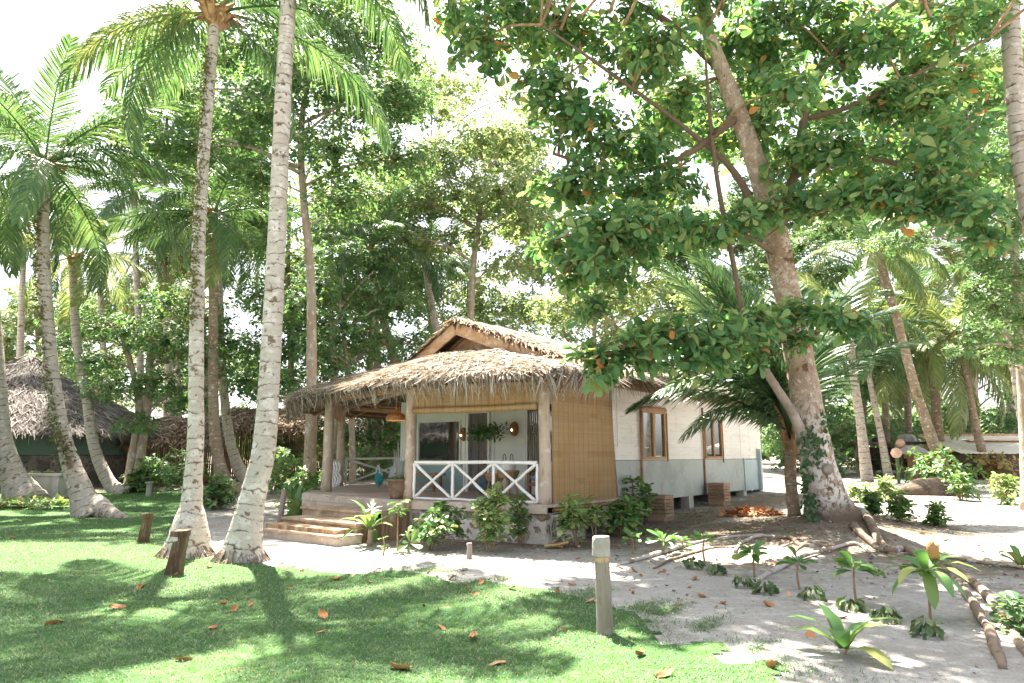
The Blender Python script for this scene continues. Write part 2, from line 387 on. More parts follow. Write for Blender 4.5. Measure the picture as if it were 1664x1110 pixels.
M['grey_wall'] = mat('grey_wall', (.40, .435, .425), [(1.2, (.33, .355, .345), .45, .65), (14, (.46, .48, .465), .55, .7), (2.6, (.36, .33, .285), .57, .68, (1, 1, .5))], .75, .2, (60, .2, .005))
M['blue_wall'] = mat('blue_wall', (.40, .475, .50), [(1.2, (.34, .42, .45), .45, .65)], .7, .2, (60, .2, .005))
M['front_wall'] = mat('front_wall', (.73, .745, .71), [(2, (.67, .69, .655), .45, .65)], .65, .2, (40, .1, .004), post=boards(.155, (.5, .51, .48), 'Z', .45))
M['teal_panel'] = mat('teal_panel', (.27, .375, .385), [(1.5, (.22, .31, .32), .45, .65)], .7, .2)
M['green_wall'] = mat('green_wall', (.125, .185, .165), [(.8, (.10, .155, .14), .45, .65), (12, (.15, .21, .19), .55, .7)], .8, .15, (40, .2, .005))
M['concrete'] = mat('concrete', (.47, .45, .42), [(3, (.36, .34, .31), .45, .65), (20, (.27, .25, .22), .58, .7)], .9, .1, (25, .5, .02))
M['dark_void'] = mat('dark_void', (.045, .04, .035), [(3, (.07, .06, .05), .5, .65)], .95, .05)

def stone_post(scale, mortar, cols, width=.09):
    def post(nt, col):
        co = nt.coord()
        wn = nt.n('ShaderNodeTexNoise'); wn.inputs['Scale'].default_value = 2.5; nt.l(co, wn.inputs['Vector'])
        add = nt.n('ShaderNodeVectorMath', operation='ADD'); sc = nt.n('ShaderNodeVectorMath', operation='SCALE'); sc.inputs['Scale'].default_value = .35
        nt.l(wn.outputs['Color'], sc.inputs[0]); nt.l(co, add.inputs[0]); nt.l(sc.outputs[0], add.inputs[1])
        v = nt.n('ShaderNodeTexVoronoi', feature='DISTANCE_TO_EDGE'); v.inputs['Scale'].default_value = scale; nt.l(add.outputs[0], v.inputs['Vector'])
        vc = nt.n('ShaderNodeTexVoronoi'); vc.inputs['Scale'].default_value = scale; nt.l(add.outputs[0], vc.inputs['Vector'])
        sx = nt.n('ShaderNodeSeparateColor'); nt.l(vc.outputs['Color'], sx.inputs[0])
        c = ramp(nt, sx.outputs[0], cols)
        c = nt.mix(nt.rng(nt.noise(co, 12, 5), .5, .66), c, [k * .6 for k in cols[0][1]])
        e = nt.rng(v.outputs['Distance'], width * .45, width)
        # plaster smeared over some stones
        sm = nt.math('MULTIPLY', nt.rng(nt.noise(co, 1.9, 5), .40, .48), .95)
        e2 = nt.math('MULTIPLY', e, sm) if mortar[0] > .3 else e
        return nt.mix(e2, mortar, c), nt.math('MULTIPLY', e2, .8)
    return post
M['stone_base'] = mat('stone_base', (.5, .46, .42), [], .95, .1, (14, .8, .05), post=stone_post(3.1, (.56, .52, .475), [(0, (.17, .14, .12)), (.4, (.33, .29, .25)), (.6, (.24, .15, .10)), (1, (.45, .40, .35))], .16))
M['hut_stone'] = mat('hut_stone', (.2, .17, .15), [], .95, .1, (10, .8, .05), post=stone_post(1.6, (.19, .165, .15), [(0, (.11, .095, .085)), (.5, (.17, .145, .13)), (1, (.25, .215, .19))], .06))
M['rock'] = mat('rock', (.12, .09, .07), [(2, (.07, .05, .04), .42, .6), (9, (.18, .15, .125), .55, .66)], .95, .1, (8, .9, .05))

def blind_post(nt, col):
    co = nt.coord(); sp = nt.n('ShaderNodeSeparateXYZ'); nt.l(co, sp.inputs[0])
    z = nt.math('ADD', nt.math('MULTIPLY', sp.outputs['Z'], 62), 200.0)
    fr = nt.math('FRACT', z)
    wn = nt.n('ShaderNodeTexWhiteNoise', noise_dimensions='1D'); nt.l(nt.math('FLOOR', z), wn.inputs['W'])
    col = nt.mix(nt.math('MULTIPLY', wn.outputs['Value'], .55), col, (.42, .27, .13))
    slit = nt.rng(fr, .14, .02)
    col = nt.mix(nt.math('MULTIPLY', slit, .45), col, (.16, .09, .04))
    seg = nt.n('ShaderNodeTexWhiteNoise', noise_dimensions='2D')
    xs = nt.math('FLOOR', nt.math('MULTIPLY', sp.outputs['X'], 3.1)); ys = nt.math('FLOOR', nt.math('MULTIPLY', z, .12))
    cv = nt.n('ShaderNodeCombineXYZ'); nt.l(xs, cv.inputs[0]); nt.l(ys, cv.inputs[1]); nt.l(cv.outputs[0], seg.inputs['Vector'])
    col = nt.mix(nt.math('MULTIPLY', nt.rng(seg.outputs['Value'], .8, .95), .3), col, (.30, .17, .07))
    # the vertical strings
    for k, (sc, amt) in enumerate(((5.6, .75),)):
        x = nt.math('FRACT', nt.math('ADD', nt.math('MULTIPLY', nt.math('ADD', sp.outputs['X'], sp.outputs['Y']), sc), 100.0 + .03))
        col = nt.mix(nt.math('MULTIPLY', nt.rng(x, .085, .03), amt), col, (.17, .095, .04))
    return col, nt.math('MULTIPLY', fr, .5)
M['blind'] = mat('blind', (.50, .355, .205), [(3, (.48, .31, .15), .45, .62, (1, 1, .5)), (25, (.36, .22, .10), .63, .7)], .6, .25, transl=.25, tcol=(1.2, 1.0, .7), post=blind_post)
M['rattan'] = mat('rattan', (.50, .31, .15), [(20, (.34, .19, .08), .45, .6), (60, (.22, .12, .05), .55, .65)], .6, .3, (70, .6, .01), transl=.25, tcol=(1.3, 1.0, .6))
M['rattan_dark'] = mat('rattan_dark', (.34, .165, .06), [(25, (.22, .10, .035), .45, .6)], .6, .3, (70, .5, .01))
def glass():
    m = bpy.data.materials.new('glass'); m.use_nodes = True; nt = NT(m); o = nt.n('ShaderNodeOutputMaterial')
    d = nt.n('ShaderNodeBsdfDiffuse'); d.inputs[0].default_value = (.03, .03, .028, 1); g = nt.n('ShaderNodeBsdfGlossy'); g.inputs[0].default_value = (.85, .87, .86, 1); g.inputs['Roughness'].default_value = .03
    f = nt.n('ShaderNodeFresnel'); f.inputs[0].default_value = 1.6; x = nt.n('ShaderNodeMixShader'); nt.l(nt.math('ADD', f.outputs[0], .30), x.inputs[0]); nt.l(d.outputs[0], x.inputs[1]); nt.l(g.outputs[0], x.inputs[2]); nt.l(x.outputs[0], o.inputs[0]); return m
M['glass'] = glass()
M['curtain'] = mat('curtain', (.34, .29, .25), [(9, (.22, .18, .15), .45, .6, (1, 1, .05))], .8, .1)
M['door_screen'] = mat('door_screen', (.13, .12, .115), [(3, (.165, .155, .145), .45, .6, (1, 1, .3))], .6, .25)
M['louver'] = mat('louver', (.36, .35, .33), [], .6, .25, post=boards(.03, (.12, .115, .11), 'Z', .9))
M['cushion_blue'] = mat('cushion_blue', (.13, .19, .25), [(8, (.10, .15, .20), .45, .6)], .85, .1)
M['cushion_light'] = mat('cushion_light', (.27, .38, .46), [(8, (.22, .32, .4), .45, .6)], .85, .1)
M['stool_wood'] = mat('stool_wood', (.42, .27, .15), [(8, (.32, .19, .10), .45, .6)], .6, .3)
M['pot'] = mat('pot', (.20, .125, .085), [(6, (.14, .085, .06), .45, .6), (3, (.28, .20, .15), .56, .68)], .55, .35, (18, .4, .02))
M['soil'] = mat('soil', (.08, .055, .04), [(20, (.12, .09, .06), .5, .6)], .95, .05)
M['cloth'] = mat('cloth', (.66, .70, .72), [(14, (.40, .50, .56), .5, .6, (6, 6, .1))], .85, .1, transl=.2, tcol=(1, 1, 1))
M['teal'] = mat('teal', (.06, .33, .36), [(6, (.55, .62, .62), .56, .6)], .6, .2)
M['black_metal'] = mat('black_metal', (.03, .03, .03), [], .5, .4)
M['cord'] = mat('cord', (.30, .22, .15), [], .8, .2)
M['tin'] = mat('tin', (.80, .74, .66), [(2, (.66, .52, .38), .56, .7)], .5, .3, (10, .2, .02))
M['dark_tarp'] = mat('dark_tarp', (.13, .10, .085), [(2, (.09, .07, .06), .45, .62)], .8, .15)
M['basin'] = mat('basin', (.42, .43, .44), [(6, (.3, .31, .32), .5, .65)], .4, .4)
M['ball'] = mat('ball', (.66, .40, .29), [(5, (.72, .55, .45), .5, .65)], .6, .3)
M['crate'] = mat('crate', (.36, .25, .17), [(4, (.22, .145, .095), .42, .6, (.3, .3, 3)), (20, (.46, .36, .27), .56, .68)], .85, .15, (22, .5, .02, (.3, .3, 3)))
def emis(name, col, st):
    m = bpy.data.materials.new(name); m.use_nodes = True; nt = NT(m)
    o = nt.n('ShaderNodeOutputMaterial'); e = nt.n('ShaderNodeEmission'); e.inputs[0].default_value = (*col, 1); e.inputs[1].default_value = st
    nt.l(e.outputs[0], o.inputs[0]); return m
M['bulb'] = emis('bulb', (1, .72, .42), 6)

# ------------------------------------------------------------------ world, sun, camera
SUN = Vector((-.17, .40, .90)).normalized()
w = bpy.data.worlds.new('World'); SC.world = w; w.use_nodes = True
nt = w.node_tree; bg = nt.nodes['Background']
sky = nt.nodes.new('ShaderNodeTexSky'); sky.sky_type = 'NISHITA'; sky.sun_disc = False
sky.sun_elevation = math.asin(SUN.z); sky.sun_rotation = math.atan2(SUN.x, SUN.y); sky.dust_density = 3.0; sky.air_density = 1.0
hs = nt.nodes.new('ShaderNodeHueSaturation'); hs.inputs['Saturation'].default_value = .35
nt.links.new(sky.outputs[0], hs.inputs['Color']); nt.links.new(hs.outputs[0], bg.inputs[0]); bg.inputs[1].default_value = .066
sl = bpy.data.lights.new('sun', 'SUN'); sl.energy = 5.0; sl.angle = rad(.53); sl.color = (1, .93, .81)
so = bpy.data.objects.new('sun', sl); COL.objects.link(so); so.rotation_euler = SUN.to_track_quat('Z', 'Y').to_euler(); so.location = SUN * 60
cd = bpy.data.cameras.new('camera'); co_ = bpy.data.objects.new('camera', cd); COL.objects.link(co_)
cd.sensor_width = 36; cd.lens = F_PX / 1664 * 36; cd.clip_end = 2000; cd.clip_start = .05
co_.location = EYE; co_.rotation_euler = (PI / 2 + PITCH, 0, 0); SC.camera = co_
SC.view_settings.view_transform = 'Standard'; SC.view_settings.look = 'None'; SC.view_settings.gamma = 1; SC.view_settings.exposure = 2.9
SC.cycles.use_denoising = True; SC.cycles.max_bounces = 7; SC.cycles.diffuse_bounces = 4; SC.cycles.transmission_bounces = 5; SC.cycles.glossy_bounces = 3
SC.cycles.sample_clamp_indirect = 8
# ================================================================== ground
def axis(lo, hi, step, far, grow=1.35):
    c = list(np.arange(lo, hi + 1e-6, step)); s = step
    while c[-1] < far: s *= grow; c.append(c[-1] + s)
    s = step; a = [c[0]]
    while a[0] > -far: s *= grow; a.insert(0, a[0] - s)
    return np.array(a[:-1] + c)

PHI = math.atan2(-.618, .786); HC = Vector((2.1, 15.0, 0))
def HL(x, y, z=0.0):
    """house frame (x right along the front wall, y back) -> world"""
    return Vector((HC.x + x * .786 + y * .618, HC.y - x * .618 + y * .786, z))

xs = axis(-16, 16, .2, 420); ys = axis(1.0, 32, .2, 420)
ys = ys[ys > -30]
X, Y = np.meshgrid(xs, ys, indexing='ij'); Z = H(X, Y)
idx = np.arange(X.size).reshape(X.shape)
soil = np.zeros(X.shape)
def blob(px, py, r, a=1.0):
    global soil
    soil = np.maximum(soil, a * np.exp(-((X - px) ** 2 + (Y - py) ** 2) / (r * r)))
blob(6.7, 14.2, 2.6, .85)
for k in range(9):      # the planted bed before the house
    p = HL(-2.4 + .45 * k, -3.9 + .22 * k); blob(p.x, p.y, .8, .72)
for k in range(12):     # the bare earth along the side wall
    p = HL(1.1, -1.5 + .9 * k); blob(p.x, p.y, 1.2, .72)
for px, py, r, a in ((4.5, 13.2, 2.2, .8), (3.4, 11.2, 1.5, .58), (5.6, 11.6, 1.9, .66), (7.2, 10.2, 1.7, .58), (6.2, 8.2, 1.2, .45), (9, 17, 2.5, .35), (12, 21, 3, .4), (-3, 26, 8, .7), (-14, 34, 12, .7), (20, 34, 9, .5), (5, 34, 10, .6)):
    blob(px, py, r, a)
soil = np.maximum(soil, .75 * S(44, 60, Y))
mb = MB()
mb.add(np.stack([X, Y, Z], -1).reshape(-1, 3), np.stack([idx[:-1, :-1], idx[1:, :-1], idx[1:, 1:], idx[:-1, 1:]], -1).reshape(-1, 4), a=soil.ravel())
tag(mb.build('ground', M['sand'], smooth=True, attr='soil'), 'pale coral sand ground with brown earth under the trees', None, None, 'structure')

# lawn: outline walked along the border seen in the photo
edge_px = [(300, 796), (330, 812), (322, 850), (332, 880), (352, 900), (425, 908), (470, 922), (560, 924), (640, 926), (700, 930), (770, 938), (860, 954), (930, 964), (1000, 984), (1060, 999), (1105, 1003), (1150, 1036), (1230, 1066), (1300, 1082), (1365, 1108), (1450, 1150), (1600, 1260)]
EDGE = [G(*p).xy for p in edge_px]
LAWN = [(-30, 24), (-14, 25.2)] + [tuple(p) for p in EDGE] + [(2.2, 1.0), (-30, 1.0)]
def inside(px, py, poly):
    px = np.asarray(px); py = np.asarray(py); r = np.zeros(px.shape, bool); n = len(poly)
    for i in range(n):
        x1, y1 = poly[i]; x2, y2 = poly[(i + 1) % n]
        if y1 == y2: continue
        c = ((y1 > py) != (y2 > py)) & (px < (x2 - x1) * (py - y1) / (y2 - y1) + x1)
        r ^= c
    return r
def edist(px, py, poly):
    d = np.full(np.shape(px), 1e9); n = len(poly)
    for i in range(n):
        a = np.array(poly[i]); b = np.array(poly[(i + 1) % n]); ab = b - a
        t = np.clip(((px - a[0]) * ab[0] + (py - a[1]) * ab[1]) / (ab @ ab + 1e-9), 0, 1)
        d = np.minimum(d, np.hypot(px - a[0] - t * ab[0], py - a[1] - t * ab[1]))
    return np.where(inside(px, py, poly), d, -d)
lx = np.arange(-26, 3.2, .09); ly = np.arange(1.3, 25.5, .09)
LX, LY = np.meshgrid(lx, ly, indexing='ij')
def wob(x, y): return .16 * np.sin(3.1 * x + 1.3 * np.sin(2.3 * y)) + .10 * np.sin(7.3 * y + 2 * np.sin(5.1 * x)) + .07 * np.sin(13 * x + 9 * y)
ED = edist(LX, LY, LAWN) + wob(LX, LY)
LZ = H(LX, LY) + .012
ii = np.arange(LX.size).reshape(LX.shape)
EI = ED - .20 - .12 * np.sin(5.3 * LX + 2 * np.sin(3.7 * LY)) * np.sin(4.9 * LY)
ok = (EI[:-1, :-1] > 0) & (EI[1:, :-1] > 0) & (EI[1:, 1:] > 0) & (EI[:-1, 1:] > 0)
Qs = np.stack([ii[:-1, :-1], ii[1:, :-1], ii[1:, 1:], ii[:-1, 1:]], -1)[ok]
u, inv = np.unique(Qs, return_inverse=True)
mb = MB(); mb.add(np.stack([LX.ravel()[u], LY.ravel()[u], LZ.ravel()[u]], -1), inv.reshape(-1, 4))
tag(mb.build('lawn', M['lawn'], smooth=True), 'short green lawn under the palms', None, None, 'structure')

# grass blades on it
def grass_pts(n, dmin, dmax, powr):
    d = dmin + (dmax - dmin) * RNG.random(n) ** powr
    x = (RNG.random(n) * 1.66 - .83) * d * 1.02
    e = edist(x, d, LAWN) + wob(x, d)
    keep = (e > -.15) & (RNG.random(n) < np.clip(.18 + e * 1.3, 0, 1) * np.clip(.75 + .5 * np.sin(2.1 * x + 1.5 * np.sin(1.7 * d)) * np.sin(1.9 * d), .35, 1)) & (x < 3.4)
    return x[keep], d[keep]
blade = (np.array([(0, -.5, 0), (0, .5, 0), (.55, .38, .10), (.55, -.38, .10), (1, 0, .38)], float), np.array([[0, 1, 2, 3]]), np.array([[3, 2, 4]]))
mb = MB()
for n, d0, d1, pw in ((150000, 3.6, 9.0, 1.0), (120000, 8.0, 15, 1.2), (50000, 14, 25, 1.2)):
    x, d = grass_pts(n, d0, d1, pw); n = len(x)
    az = RNG.random(n) * 2 * PI; el = .5 + RNG.random(n) * .8
    Xd = np.stack([np.cos(az) * np.cos(el), np.sin(az) * np.cos(el), np.sin(el)], -1)
    Zd = np.stack([-np.cos(az) * np.sin(el), -np.sin(az) * np.sin(el), np.cos(el)], -1)
    ln = (.024 + .028 * RNG.random(n)) * np.clip(.75 + d * .03, .8, 1.4); wd = .0035 + .0007 * d
    mb.scatter(blade, np.stack([x, d, H(x, d) + .008], -1), Xd, -Zd, ln, wd)
# stray tufts running out into the sand
n = 16000; t = RNG.integers(8, len(EDGE) - 2, n); f = RNG.random(n)
ex = np.array([EDGE[k].x for k in range(len(EDGE))]); ey = np.array([EDGE[k].y for k in range(len(EDGE))])
cx = ex[t] * (1 - f) + ex[t + 1] * f; cy = ey[t] * (1 - f) + ey[t + 1] * f
off = np.abs(RNG.normal(0, .33, n)); cl = (np.sin(cx * 6.1 + 2 * np.sin(cy * 4)) + np.sin(cy * 7.7)) > .35
x = cx + off * .6 + RNG.normal(0, .05, n); y = cy + off * .75 + RNG.normal(0, .05, n); x, y = x[cl], y[cl]; n = len(x)
az = RNG.random(n) * 2 * PI; el = .3 + RNG.random(n) * .8
Xd = np.stack([np.cos(az) * np.cos(el), np.sin(az) * np.cos(el), np.sin(el)], -1); Zd = np.stack([-np.cos(az) * np.sin(el), -np.sin(az) * np.sin(el), np.cos(el)], -1)
mb.scatter(blade, np.stack([x, y, H(x, y)], -1), Xd, -Zd, .025 + .035 * RNG.random(n), .008)
tag(mb.build('grass', M['grass']), 'short green grass blades covering the lawn', None, None, 'stuff')

# crumbs of leaf and twig on the earth
flake = (np.array([(0, 0, 0), (.5, .4, .12), (1, 0, .05), (.5, -.4, -.03)], float), np.array([[0, 1, 2, 3]]), np.zeros((0, 3), int))
mb = MB(); n = 42000
x = RNG.uniform(-3, 13, n); y = RNG.uniform(5, 24, n)
sl_ = np.zeros(n)
for px, py, r, a in ((6.7, 14.2, 3.2, 1), (4.5, 13.0, 2.6, .7), (6.0, 11.0, 2.4, .55), (7.5, 9.5, 2.0, .4), (1.0, 12.6, 1.6, .8), (-.8, 12.2, 1.4, .6), (5.5, 17, 2.5, .8), (11, 18, 4, .3)):
    sl_ = np.maximum(sl_, a * np.exp(-((x - px) ** 2 + (y - py) ** 2) / r ** 2))
k = (RNG.random(n) < sl_ * 1.1 + .05) & (edist(x, y, LAWN) < -.1); x, y = x[k], y[k]; n = len(x)
az = RNG.random(n) * 2 * PI
mb.scatter(flake, np.stack([x, y, H(x, y) + .012], -1), np.stack([np.cos(az), np.sin(az), RNG.normal(0, .2, n)], -1), np.stack([RNG.normal(0, .3, n), RNG.normal(0, .3, n), np.ones(n)], -1), .015 + .05 * RNG.random(n) ** 2)
M['litter'] = mat('litter', isl=[(0, (.10, .07, .05)), (.5, (.25, .17, .11)), (.8, (.40, .31, .24)), (1, (.5, .46, .4))], rough=.9, spec=.1)
tag(mb.build('leaf_litter', M['litter']), 'brown crumbs of leaf and twig on the earth', None, None, 'stuff')

# ================================================================== thatch helpers
strip = (np.array([(0, -.5, 0), (0, .5, 0), (.5, .5, .035), (.5, -.5, .02), (1, .12, -.03), (1, -.12, -.03)], float), np.array([[0, 1, 2, 3], [3, 2, 4, 5]]), np.zeros((0, 3), int))
def thatch(mb, A, B, C, D, n, L=(.22, .6), wd=(.010, .032), lift=.05, bulge=0.0, yaw=.3):
    """strips laid on the slope A (top left) B (top right) C (bottom right) D (bottom left)"""
    A, B, C, D = [np.array(p, float) for p in (A, B, C, D)]
    u = RNG.random((n, 1)); v = RNG.random((n, 1)) ** .9
    P = (A * (1 - u) + B * u) * (1 - v) + (D * (1 - u) + C * u) * v
    down = nrm((D * (1 - u) + C * u) - (A * (1 - u) + B * u)); side = nrm(np.broadcast_to((B - A + C - D), (n, 3)))
    N = nrm(np.cross(side, down)); N = np.where(N[:, 2:3] < 0, -N, N)
    P = P + N * (bulge * np.sin(PI * v) + RNG.random((n, 1)) * lift)
    a = RNG.normal(0, yaw, (n, 1)); Xd = nrm(down * np.cos(a) + side * np.sin(a)) + N * RNG.normal(.02, .08, (n, 1))
    mb.scatter(strip, P, Xd, N + side * RNG.normal(0, .35, (n, 1)), RNG.uniform(*L, n), RNG.uniform(*wd, n))
def bed(mb, A, B, C, D, th, bulge=0.0, nu=10, nv=8, rough=.04):
    A, B, C, D = [np.array(p, float) for p in (A, B, C, D)]
    N = nrm(np.cross(B - A, D - A)); N = N if N[2] > 0 else -N
    def fn(u, v):
        p = (A * (1 - u) + B * u) * (1 - v) + (D * (1 - u) + C * u) * v
        e = min(1, 6 * min(u, 1 - u, v, 1 - v) + .0)
        return p + N * (bulge * sin(PI * v) + rough * e * mnoise.noise(Vector(p) * 2.3))
    mb.grid(fn, nu, nv, -N * th)
def fringe(mb, pts, per_m, out, L=(.15, .42), wd=(.010, .030)):
    for i in range(len(pts) - 1):
        a = np.array(pts[i], float); b = np.array(pts[i + 1], float); n = int(np.linalg.norm(b - a) * per_m)
        if n < 1: continue
        u = RNG.random((n, 1)); P = a * (1 - u) + b * u
        t = nrm(b - a); o = np.cross(t, (0, 0, 1)) * out; o = nrm(o)
        P = P + np.array((0, 0, .10)) * RNG.random((n, 1)) - o * RNG.random((n, 1)) * .22
        dn = np.array((0, 0, -1.0)) * RNG.uniform(.45, 1.1, (n, 1)) + o * RNG.uniform(.1, .8, (n, 1)) + t * RNG.normal(0, .22, (n, 1))
        long = RNG.random(n) ** 2.2
        mb.scatter(strip, P, dn, o + t * RNG.normal(0, .5, (n, 1)), L[0] + (L[1] - L[0]) * long, RNG.uniform(*wd, n))

# ================================================================== the bungalow (house frame)
FLOOR = .70; HZ = PHI
house = thing('bungalow', 'white and grey timber bungalow with thatched roof and open railed veranda', 'house', HC, HZ)
def hp(mb, name, m, parent=None, **kw):
    return mb.build(name, M[m], parent or house, **kw)

# deck
deck = [(.2, -2.62), (-2.8, -3.35), (-6.8, -2.95), (-9.75, -.3), (-9.95, 7), (-6.6, 7), (-6.6, .05), (.2, .05)]
mb = MB(); mb.prism(deck[:4] + [(-9.95, 7), (-6.6, 7), (-6.6, 0), (.2, 0)], FLOOR - .05, FLOOR); hp(mb, 'deck', 'deck_wood')
mb = MB()
for i in range(4):
    a, b = deck[i], deck[i + 1]; t = Vector((b[0] - a[0], b[1] - a[1])).normalized(); o = Vector((t.y, -t.x)) * -1
    o = Vector((-t.y, t.x)) if (Vector((-t.y, t.x)).dot(Vector((a[0] + 4, a[1] - 3))) > 0) else Vector((t.y, -t.x))
    for k, (zz, hh, off) in enumerate(((FLOOR - .085, .15, -.012), (FLOOR - .235, .14, -.02))):
        if k and i == 0: continue
        mb.beam((a[0] + o.x * off, a[1] + o.y * off, zz), (b[0] + o.x * off, b[1] + o.y * off, zz), .05, hh)
hp(mb, 'fascia_board', 'deck_wood')
mb = MB(); mb.box((-3.3, -1.55, FLOOR + .008), (6.4, 2.2, .01)); hp(mb, 'floor_boards', 'deck_wood')
# plinth of plastered stone
def stone_fn(p, q, z0, z1):
    def fn(u, v):
        x = p[0] + (q[0] - p[0]) * u; y = p[1] + (q[1] - p[1]) * u; z = z0 + (z1 - z0) * v
        n = mnoise.noise_vector(Vector((x * 2.2, y * 2.2, z * 2.2))) * .07
        return (x + n.x, y + n.y - .05 * (1 - v), z)
    return fn
mb = MB()
mb.grid(stone_fn((-2.75, -3.27), (.16, -2.56), -.15, FLOOR - .17), 60, 14, (-.18, .75, 0))
mb.grid(stone_fn((.16, -2.56), (.22, -1.3), -.15, FLOOR - .2), 24, 14, (-.3, 0, 0))
hp(mb, 'stone_plinth', 'stone_base', smooth=True); mb = MB()
mb.grid(stone_fn((-9.7, -.2), (-6.8, -2.85), -.15, FLOOR - .3), 40, 10, (.5, .5, 0))
mb.grid(stone_fn((-9.85, 6.9), (-9.7, -.2), -.15, FLOOR - .3), 40, 10, (.5, 0, 0))
hp(mb, 'stone_plinth', 'stone_base', smooth=True)
# steps
st = None
mbs = MB(); mbs.box((-3.95, -3.9, .2), (2.2, 2.2, .1)); st = hp(mbs, 'steps', 'plank_side')
for y, z, x0, x1 in ((-4.05, .515, -5.25, -2.95), (-4.6, .345, -5.1, -2.72), (-5.15, .17, -4.95, -2.55)):
    t = MB(); t.box(((x0 + x1) / 2, y + .27, z - .02), (x1 - x0, .60, .042)); hp(t, 'tread', 'step_wood', st)
    t = MB(); t.box(((x0 + x1) / 2, y + .04, z - .125), (x1 - x0 - .04, .04, .168)); hp(t, 'riser', 'deck_wood' if z < .2 else 'step_wood', st)
t = MB(); t.box((-2.56, -4.87, .055), (.03, .5, .2)); hp(t, 'side_board', 'deck_wood', st)
for k in range(17):
    y = -4.58 + k * .078; z1 = .31 if y < -4.1 else (.48 if y < -3.6 else .57)
    t = t if k and 0 else MB()
mb = MB()
for k in range(18):
    y = -4.58 + k * .074; z1 = .31 + RNG.uniform(-.01, .01) if y < -4.02 else .5 + RNG.uniform(-.01, .01)
    mb.box((-2.70 + RNG.uniform(-.006, .006), y, z1 / 2 - .06), (.03, .068, z1 + .12))
mb.box((-2.68, -3.34, .62), (.12, .12, .2))
hp(mb, 'plank_skirting', 'plank_side', st)
# posts
POSTS = [(0.0, -2.40, .115), (-3.1, -2.93, .12), (-6.75, -2.30, .125), (-9.4, .15, .12), (-9.45, 3.6, .11), (-9.45, 6.8, .11), (-6.6, 6.8, .1)]
for k, (x, y, r) in enumerate(POSTS):
    mb = MB(); zt = 3.22 if k in (0, 1) else 3.12
    mb.tube([(x, y, FLOOR - .02), (x + .015, y, 1.4), (x - .01, y + .01, 2.2), (x, y, zt)], [r * 1.12, r, r * .97, r * .95], 14, 16, .03, seed=k)
    hp(mb, 'post', 'post_wood', smooth=True)
mb = MB(); mb.tube([(-9.75, -.75, FLOOR - .1), (-9.7, -.7, 1.35)], [.05, .04], 8, 6, .05); hp(mb, 'stub_post', 'post_wood', smooth=True)
# head beams
for a, b in zip(POSTS[:5], POSTS[1:6]):
    mb = MB(); mb.beam((a[0], a[1], 3.06), (b[0], b[1], 3.0), .12, .16); hp(mb, 'head_beam', 'orange_wood' if a[0] > -9 else 'brown_wood')

# walls: front
FW = 6.6
mb = MB(); mb.box((-FW / 2, .06, (FLOOR + 3.5) / 2), (FW, .12, 3.5 - FLOOR)); fw = hp(mb, 'front_wall', 'front_wall')
mb = MB(); mb.add([(0, -.82, 3.5), (-FW, -.82, 3.5), (-3.3, -.82, 4.6)], None, [(0, 2, 1)]); mb.add([(0, -.76, 3.5), (-FW, -.76, 3.5), (-3.3, -.76, 4.6)], None, [(0, 1, 2)]); hp(mb, 'gable_panel', 'orange_wood')
mb = MB(); mb.box((-5.0, -.012, FLOOR + .38), (3.2, .02, .72)); hp(mb, 'lower_panel', 'teal_panel', fw)
def window(parent, cx, cz, w_, h_, y, framem, panes=1, fw_=.06, curtain=False, axis_='x'):
    """window in the front wall plane (axis x) or the side wall plane (axis y); frame with its panes"""
    def P(a, d, z): return (a, y + d, z) if axis_ == 'x' else (y - d, a, z)
    def BX(m_, a, d, z, sa, sd, sz): m_.box(P(a, d, z), (sa, sd, sz) if axis_ == 'x' else (sd, sa, sz))
    f = MB()
    BX(f, cx - w_ / 2 + fw_ / 2, -.02, cz, fw_, .07, h_); BX(f, cx + w_ / 2 - fw_ / 2, -.02, cz, fw_, .07, h_)
    BX(f, cx, -.02, cz + h_ / 2 - fw_ / 2 , w_ - 2 * fw_, .066, fw_); BX(f, cx, -.02, cz - h_ / 2 + fw_ / 2, w_ - 2 * fw_, .066, fw_)
    for k in range(1, panes):
        BX(f, cx - w_ / 2 + w_ * k / panes, -.02, cz, fw_ * 1.5, .06, h_ - 2 * fw_)
    fo = f.build('window', M[framem], parent)
    for k in range(panes):
        pw = (w_ - 2 * fw_) / panes
        g = MB(); BX(g, cx - w_ / 2 + fw_ + pw * (k + .5), -.008, cz, pw - .01, .012, h_ - 2 * fw_); g.build('pane', M['glass'], fo)
    if curtain:
        c = MB(); n = 24
        c.grid(lambda u, v: P(cx - w_ * .42 + u * w_ * .3, -.018 - .008 * sin(u * 30), cz - h_ * .46 + v * h_ * .92), n, 3, (0, .003, 0)); c.build('curtain', M['curtain'], fo)
    return fo
window(fw, -5.1, 1.92, 1.55, 1.15, 0, 'white_frame', 1, .03)
window(fw, -1.75, 1.95, .95, 1.75, 0, 'white_frame', 1, .05, True)
